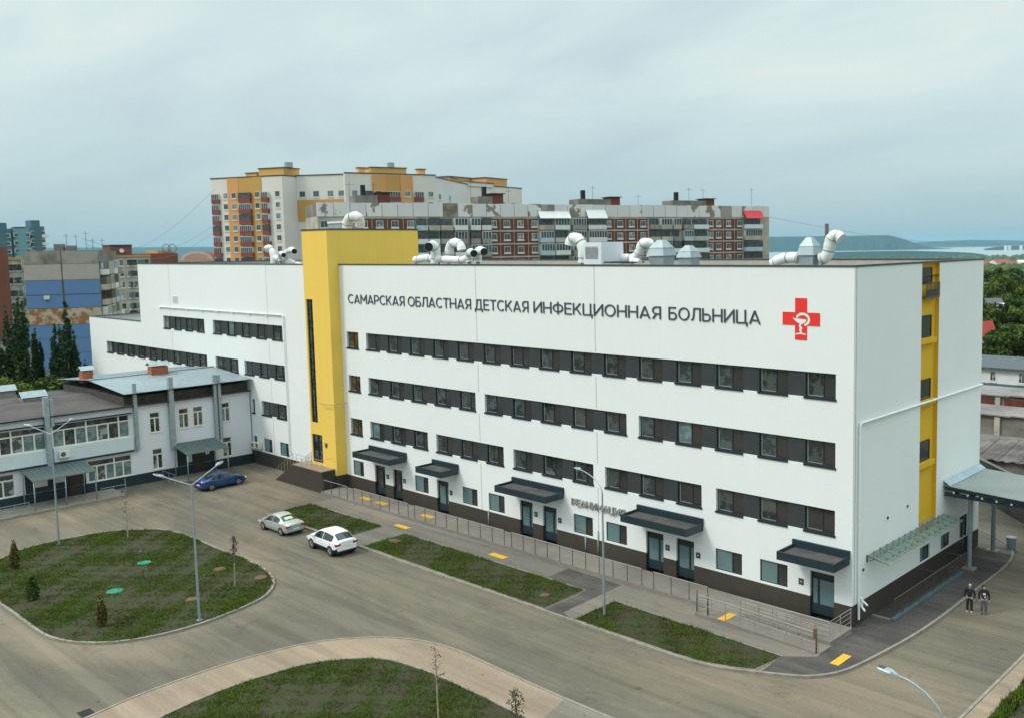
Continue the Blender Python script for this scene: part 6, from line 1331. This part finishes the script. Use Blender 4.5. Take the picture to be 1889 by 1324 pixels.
# small houses in the greenery
def cottage(px, py, D, w, h, label, wm, rm, base=None):
    p = at_d(px, py, D); T = FR(at_d(px-w*FPX/D/2, py, D), at_d(px+w*FPX/D/2, py, D+w*.3)); z0 = terr(math.hypot(p[0]-CAM[0], p[1]-CAM[1])); zt = p[2]; L = T.L
    t = thing('cottage', label, 'house', T(L/2, -3, z0)); b = MB(T); b.box(0, L, -L*.7, 0, z0, zt-h); b.face([(0, 0, zt-h), (0, -L*.7, zt-h), (0, -L*.35, zt-.1)]); b.face([(L, 0, zt-h), (L, -L*.7, zt-h), (L, -L*.35, zt-.1)]); b.build('wall', wm, t)
    b = MB(T); b.face([(-.4, .4, zt-h-.2), (L+.4, .4, zt-h-.2), (L+.4, -L*.35, zt), (-.4, -L*.35, zt)]); b.face([(-.4, -L*.7-.4, zt-h-.2), (L+.4, -L*.7-.4, zt-h-.2), (L+.4, -L*.35, zt), (-.4, -L*.35, zt)]); b.build('roof', rm, t)
    b = MB(T); b.box(L*.4, L*.6, 0, .05, zt-h-1.8, zt-h-.6); b.build('window', G_DARK, t)
RR = mat('roof_tile_red', (.40, .05, .04), .7, var=.15); RG = mat('roof_slate_grey', (.14, .15, .17), .8, var=.1); WY = mat('wall_yellow', (.52, .44, .24), .8, var=.1)
cottage(1819, 594, 178, 3.6, 2.8, 'white cottage with a bright red roof against the hospital edge', PL[5], RR)
cottage(1838, 551, 235, 3.6, 1.8, 'yellow and white cottage in the middle of the trees', WY, RG)
cottage(1845, 560, 225, 2.6, .9, 'small pale annex with a yellow wall beside the cottage', WY, PL[5])
for i, (px, py, D, w, lb) in enumerate(((1823, 481.5, 1500, 17, 'long red roofed house leftmost in the far village'), (1836, 482, 1480, 12, 'second red roofed house in the far village'), (1853, 479.5, 1450, 24, 'largest red roofed white house in the far village'), (1872, 482, 1500, 14, 'pinkish roofed house right of the largest village house'), (1889, 480, 1500, 14, 'white village house at the right edge of the photo'), (1825, 490.5, 1250, 7, 'small white house at the left below the far village'), (1837, 493.5, 1200, 8, 'small pinkish white house below the far village'))):
    cottage(px, py, D, w, 4 if i < 5 else 2.5, lb, PL[5], RR if i < 4 else PL[0])

# ================================================================== TREES AROUND
GP = 'poplars before the blue gable'
for i, (px, pt_y, D, r, lb) in enumerate(((10, 560, 126, 1.9, 'broad poplar at the left edge of the photo'), (36, 543, 124, 1.7, 'tallest poplar, left of the blue gable wall'), (64, 605, 127, 1.0, 'narrow short poplar between the two tall ones'), (100, 600, 126, 1.4, 'poplar leaning against the bigger right one'), (121, 551, 128, 1.8, 'tall poplar in front of the blue gable wall'), (152, 668, 124, .8, 'smallest poplar, touching the low hospital wing'))):
    p = at_d(px, 600, D); zt = CAM[2]-(pt_y-468)*D/FPX; tree(p[0], p[1], zt, r, 'poplar', lb, 5200, .22, 0, GP)
for i, (px, pt_y, D, r, lm, lb) in enumerate(((-12, 668, 106, 3.2, L_MID, 'bushy tree at the left edge behind the clinic roof'), (20, 672, 104, 2.8, L_LIGHT, 'light green tree behind the left metal vent'), (58, 678, 106, 2.6, L_LIGHT, 'light green tree between the metal vents'), (92, 672, 108, 2.6, L_MID, 'middle green tree left of the brick chimney'), (122, 690, 104, 2.2, L_MID, 'low green tree beside the brick chimney'), (42, 700, 101, 2.0, L_LIGHT, 'yellow green bushy tree just above the clinic roof'))):
    p = at_d(px, 700, D); zt = CAM[2]-(pt_y-468)*D/FPX; tree(p[0], p[1], zt, r, 'round', lb, 3200, .22, 0, 'trees behind the clinic', lm=lm)
for (px, pt_y, D, r, lb) in ((226, 545, 160, 3.0, 'dark tree above the roof of the low hospital wing'), (248, 557, 158, 2.6, 'dark tree squeezed against the tall hospital wing')):
    p = at_d(px, 560, D); zt = CAM[2]-(pt_y-466)*D/FPX; tree(p[0], p[1], zt, r, 'round', lb, 3000, .25, 0, lm=L_DARK)
k = 0; words = ['left', 'middle', 'right']; n_t = 0
for row, (D, hh, lms) in enumerate(((168, 8.2, (L_MID, L_LIGHT, L_MID)), (190, 9.5, (L_LIGHT, L_MID, L_DARK)), (215, 9.5, (L_LIGHT, L_MID, L_LIGHT)), (250, 10, (L_MID, L_LIGHT, L_MID)), (290, 10.5, (L_LIGHT, L_MID, L_LIGHT)), (335, 11, (L_MID, L_LIGHT, L_MID)), (385, 12, (L_DARK, L_MID, L_MID)))):
    rowname = ['front', 'second', 'third', 'fourth', 'fifth', 'sixth', 'hindmost'][row]
    m = 7 if row < 3 else 6
    for j in range(m):
        px = 1790+j*27*(1 if row < 3 else 1.1)+rng.uniform(-5, 5)+(row % 2)*10; DD = D+rng.uniform(-8, 8); p = at_d(px, 560, DD); z0 = terr(math.hypot(p[0]-CAM[0], p[1]-CAM[1]))
        if row == 0 and px < 1825: continue
        side = 'left' if px < 1835 else ('middle' if px < 1865 else ('right' if px < 1889 else 'unseen right'))
        o_ = ['', 'second ', 'third '][0]
        t = tree(p[0], p[1], hh*rng.uniform(.8, 1.15), rng.uniform(3.4, 5.0)*(D/215)**.4, 'round', 'x', int(4200*(168/D)**.5), .25*(D/168)**.6, z0, 'trees beyond the low house', lm=lms[j % 3])
        shade = {L_DARK: 'dark', L_MID: 'mid green', L_LIGHT: 'light green'}[lms[j % 3]]
        t['label'] = '%s tree, %s from the left in the %s row beyond the low house' % (shade, ['first', 'second', 'third', 'fourth', 'fifth', 'sixth', 'seventh'][j], rowname)
# the woods of the valley, one green mass
vs, fs = [], []
def blob(x, y, z, r):
    i0 = len(vs); ph = rng.uniform(0, 6.28)
    for k in range(6): a = ph+k*math.pi/3; q = r*rng.uniform(.8, 1.15); vs.append((x+q*math.cos(a), y+q*math.sin(a), z))
    for k in range(6): a = ph+k*math.pi/3+.4; q = r*rng.uniform(.55, .85); vs.append((x+q*math.cos(a), y+q*math.sin(a), z+r*rng.uniform(.5, .9)))
    vs.append((x, y, z+r*rng.uniform(.95, 1.25)))
    for k in range(6):
        k2 = (k+1) % 6; fs.append((i0+k, i0+k2, i0+6+k)); fs.append((i0+k2, i0+6+k2, i0+6+k)); fs.append((i0+6+k, i0+6+k2, i0+12))
for (xa, xb, d0, d1, n) in ((1350, 1730, 380, 2300, 6000), (1730, 2050, 420, 1300, 3600), (2050, 2500, 420, 2300, 2500), (1700, 2080, 1300, 2300, 2600), (150, 420, 380, 2500, 1500), (1380, 2100, 2300, 5600, 2600)):
    for _ in range(n):
        D = d0*(d1/d0)**rng.uniform(0, 1); px = rng.uniform(xa, xb); p = at_d(px, 480, D); r = rng.uniform(3.5, 7)*(1 if D < 1300 else 1.4 if D < 2300 else 2.6); z = terr(math.hypot(p[0]-CAM[0], p[1]-CAM[1]))
        blob(p[0], p[1], z+(0 if D > 2300 else 1.5), r)
m_wood = mat('woods', (.075, .115, .028), .9, scale=.03, col2=(.035, .065, .02), island=.35, detail=8, bump=1.0, bscale=.8)
me = bpy.data.meshes.new('woods'); me.from_pydata(vs, [], fs); me.materials.append(m_wood); me.update(); o = bpy.data.objects.new('woods', me); C.objects.link(o); o['label'] = 'green woods filling the land down to the river'; o['kind'] = 'stuff'
# ================================================================== RIVER AND HILLS
b = MB()
def rq(px, D, z): p = at_d(px, 455, D); return (p[0], p[1], z)
pxs = np.linspace(600, 2900, 24)
for i in range(23): b.face([rq(pxs[i], 5600, -78.6), rq(pxs[i+1], 5600, -78.6), rq(pxs[i+1], 13500, -78.6), rq(pxs[i], 13500, -78.6)])
m_riv = mat('river_water', (.30, .36, .40), .25, var=0, spec=.5); struct(b.build('river', m_riv, loc=(0, 0, 0)), 'pale wide river far beyond the town')
HM = mat('hill_forest', (.014, .048, .050), .95, scale=.004, col2=(.012, .042, .045), detail=8)
def hill(pts, D, foot, label, jit=2.0, hor=lambda px: 470.3-.01498*px):
    b = MB(); P = []
    for (xa, ya), (xb, yb) in zip(pts[:-1], pts[1:]):
        for f in np.linspace(0, 1, 13)[:-1]: P.append((xa+(xb-xa)*f, ya+(yb-ya)*f))
    P.append(pts[-1]); n = len(P); rows = []
    for j, (fz, dd) in enumerate(((0, -foot), (.25, -foot*.7), (.5, -foot*.45), (.8, -foot*.2), (1, 0), (.5, foot))):
        row = []
        for i, (px, py) in enumerate(P):
            zt = CAM[2]+(hor(px)-py)*D/FPX; jj = jit*(math.sin(i*1.7+j)+math.sin(i*.61+j*2.2)); q = at_d(px, 455, D+dd*(1+.12*math.sin(i*1.1+j))); z = -81+(zt+81)*fz+(jj if 0 < j < 4 else 0); row.append(b.pt((q[0], q[1], z)))
        rows.append(row)
    for j in range(5):
        for i in range(n-1): b.f.append([rows[j][i], rows[j][i+1], rows[j+1][i+1], rows[j+1][i]]); b.m.append(0); b.sm.append(True)
    struct(b.build('hills', HM, loc=(0, 0, 0)), label)
hill([(1100, 440), (1300, 438), (1420, 437.5), (1500, 436.5), (1560, 436), (1600, 435), (1638, 434.5), (1656, 438), (1680, 446), (1700, 452.5), (1722, 457.5), (1760, 459.5)], 11500, 700, 'wooded blue ridge falling to the river, right of the roofs')
hill([(1640, 452), (1690, 447.5), (1740, 445), (1790, 443), (1850, 443.5), (1900, 445), (2100, 447), (2400, 446)], 17000, 900, 'low pale hills on the far river bank')
hill([(-400, 460), (0, 458), (200, 457), (330, 456.5), (420, 456), (700, 452), (1000, 447), (1150, 443)], 12000, 900, 'dark blue wooded horizon on the left')
hill([(1816, 459), (1830, 457), (1845, 455.5), (1870, 454.5), (1900, 453), (1960, 452), (2150, 453)], 9300, 160, 'wooded island in the river at the right')
hill([(1500, 466), (1600, 464), (1680, 463), (1740, 464.5), (1790, 466.5), (1815, 469.5), (1822, 474)], 5900, 200, 'dark low shore before the river')
b = MB()
for px, w in ((1856, .35), (1863, .25), (1884, .3)): q = at_d(px, 453, 9100); b.box(q[0]-30*w, q[0]+30*w, q[1]-20, q[1]+20, -80, CAM[2]+(442.5-453.4)*9100/FPX)
tag(b.build('riverside_buildings', PL[5]), 'tiny pale buildings on the wooded river island', 'buildings')
# wires
for i, (a, c_, lb) in enumerate(((at_d(396, 350, 250), at_d(180, 470, 330), 'uppermost thin wire slanting down to the left sky'), (at_d(396, 415, 252), at_d(150, 440, 200), 'middle thin wire at the left of the cream block'), (at_d(396, 428, 252), at_d(160, 452, 200), 'lowest thin wire at the left of the cream block'), (at_d(1416, 400, 239), at_d(2100, 430, 260), 'thin wire crossing the sky right of the panel block'))):
    a, c_ = np.array(a), np.array(c_); b = MB(); b.tube([a+(c_-a)*f-np.array([0, 0, 5*math.sin(math.pi*f)]) for f in np.linspace(0, 1, 14)], .035, 4, cap=False); tag(b.build('overhead_wire', mat('wire', (.2, .22, .23), .8, var=0)), lb, 'wire')
# ================================================================== HAZE
hm = bpy.data.materials.new('haze'); hm.use_nodes = True; t_ = hm.node_tree; t_.nodes.clear(); ho = N(t_, 'ShaderNodeOutputMaterial'); pv = N(t_, 'ShaderNodeVolumePrincipled'); pv.inputs['Color'].default_value = (.42, .78, .96, 1); pv.inputs['Density'].default_value = HAZE; pv.inputs['Anisotropy'].default_value = 0.2
t_.links.new(pv.outputs[0], ho.inputs['Volume'])
b = MB(); b.box(-31000, 31000, -31000, 31000, -84, 130); o = b.build('haze', hm, loc=(0, 0, 0)); o['label'] = 'thin bluish air that veils the far hills'; o['kind'] = 'stuff'
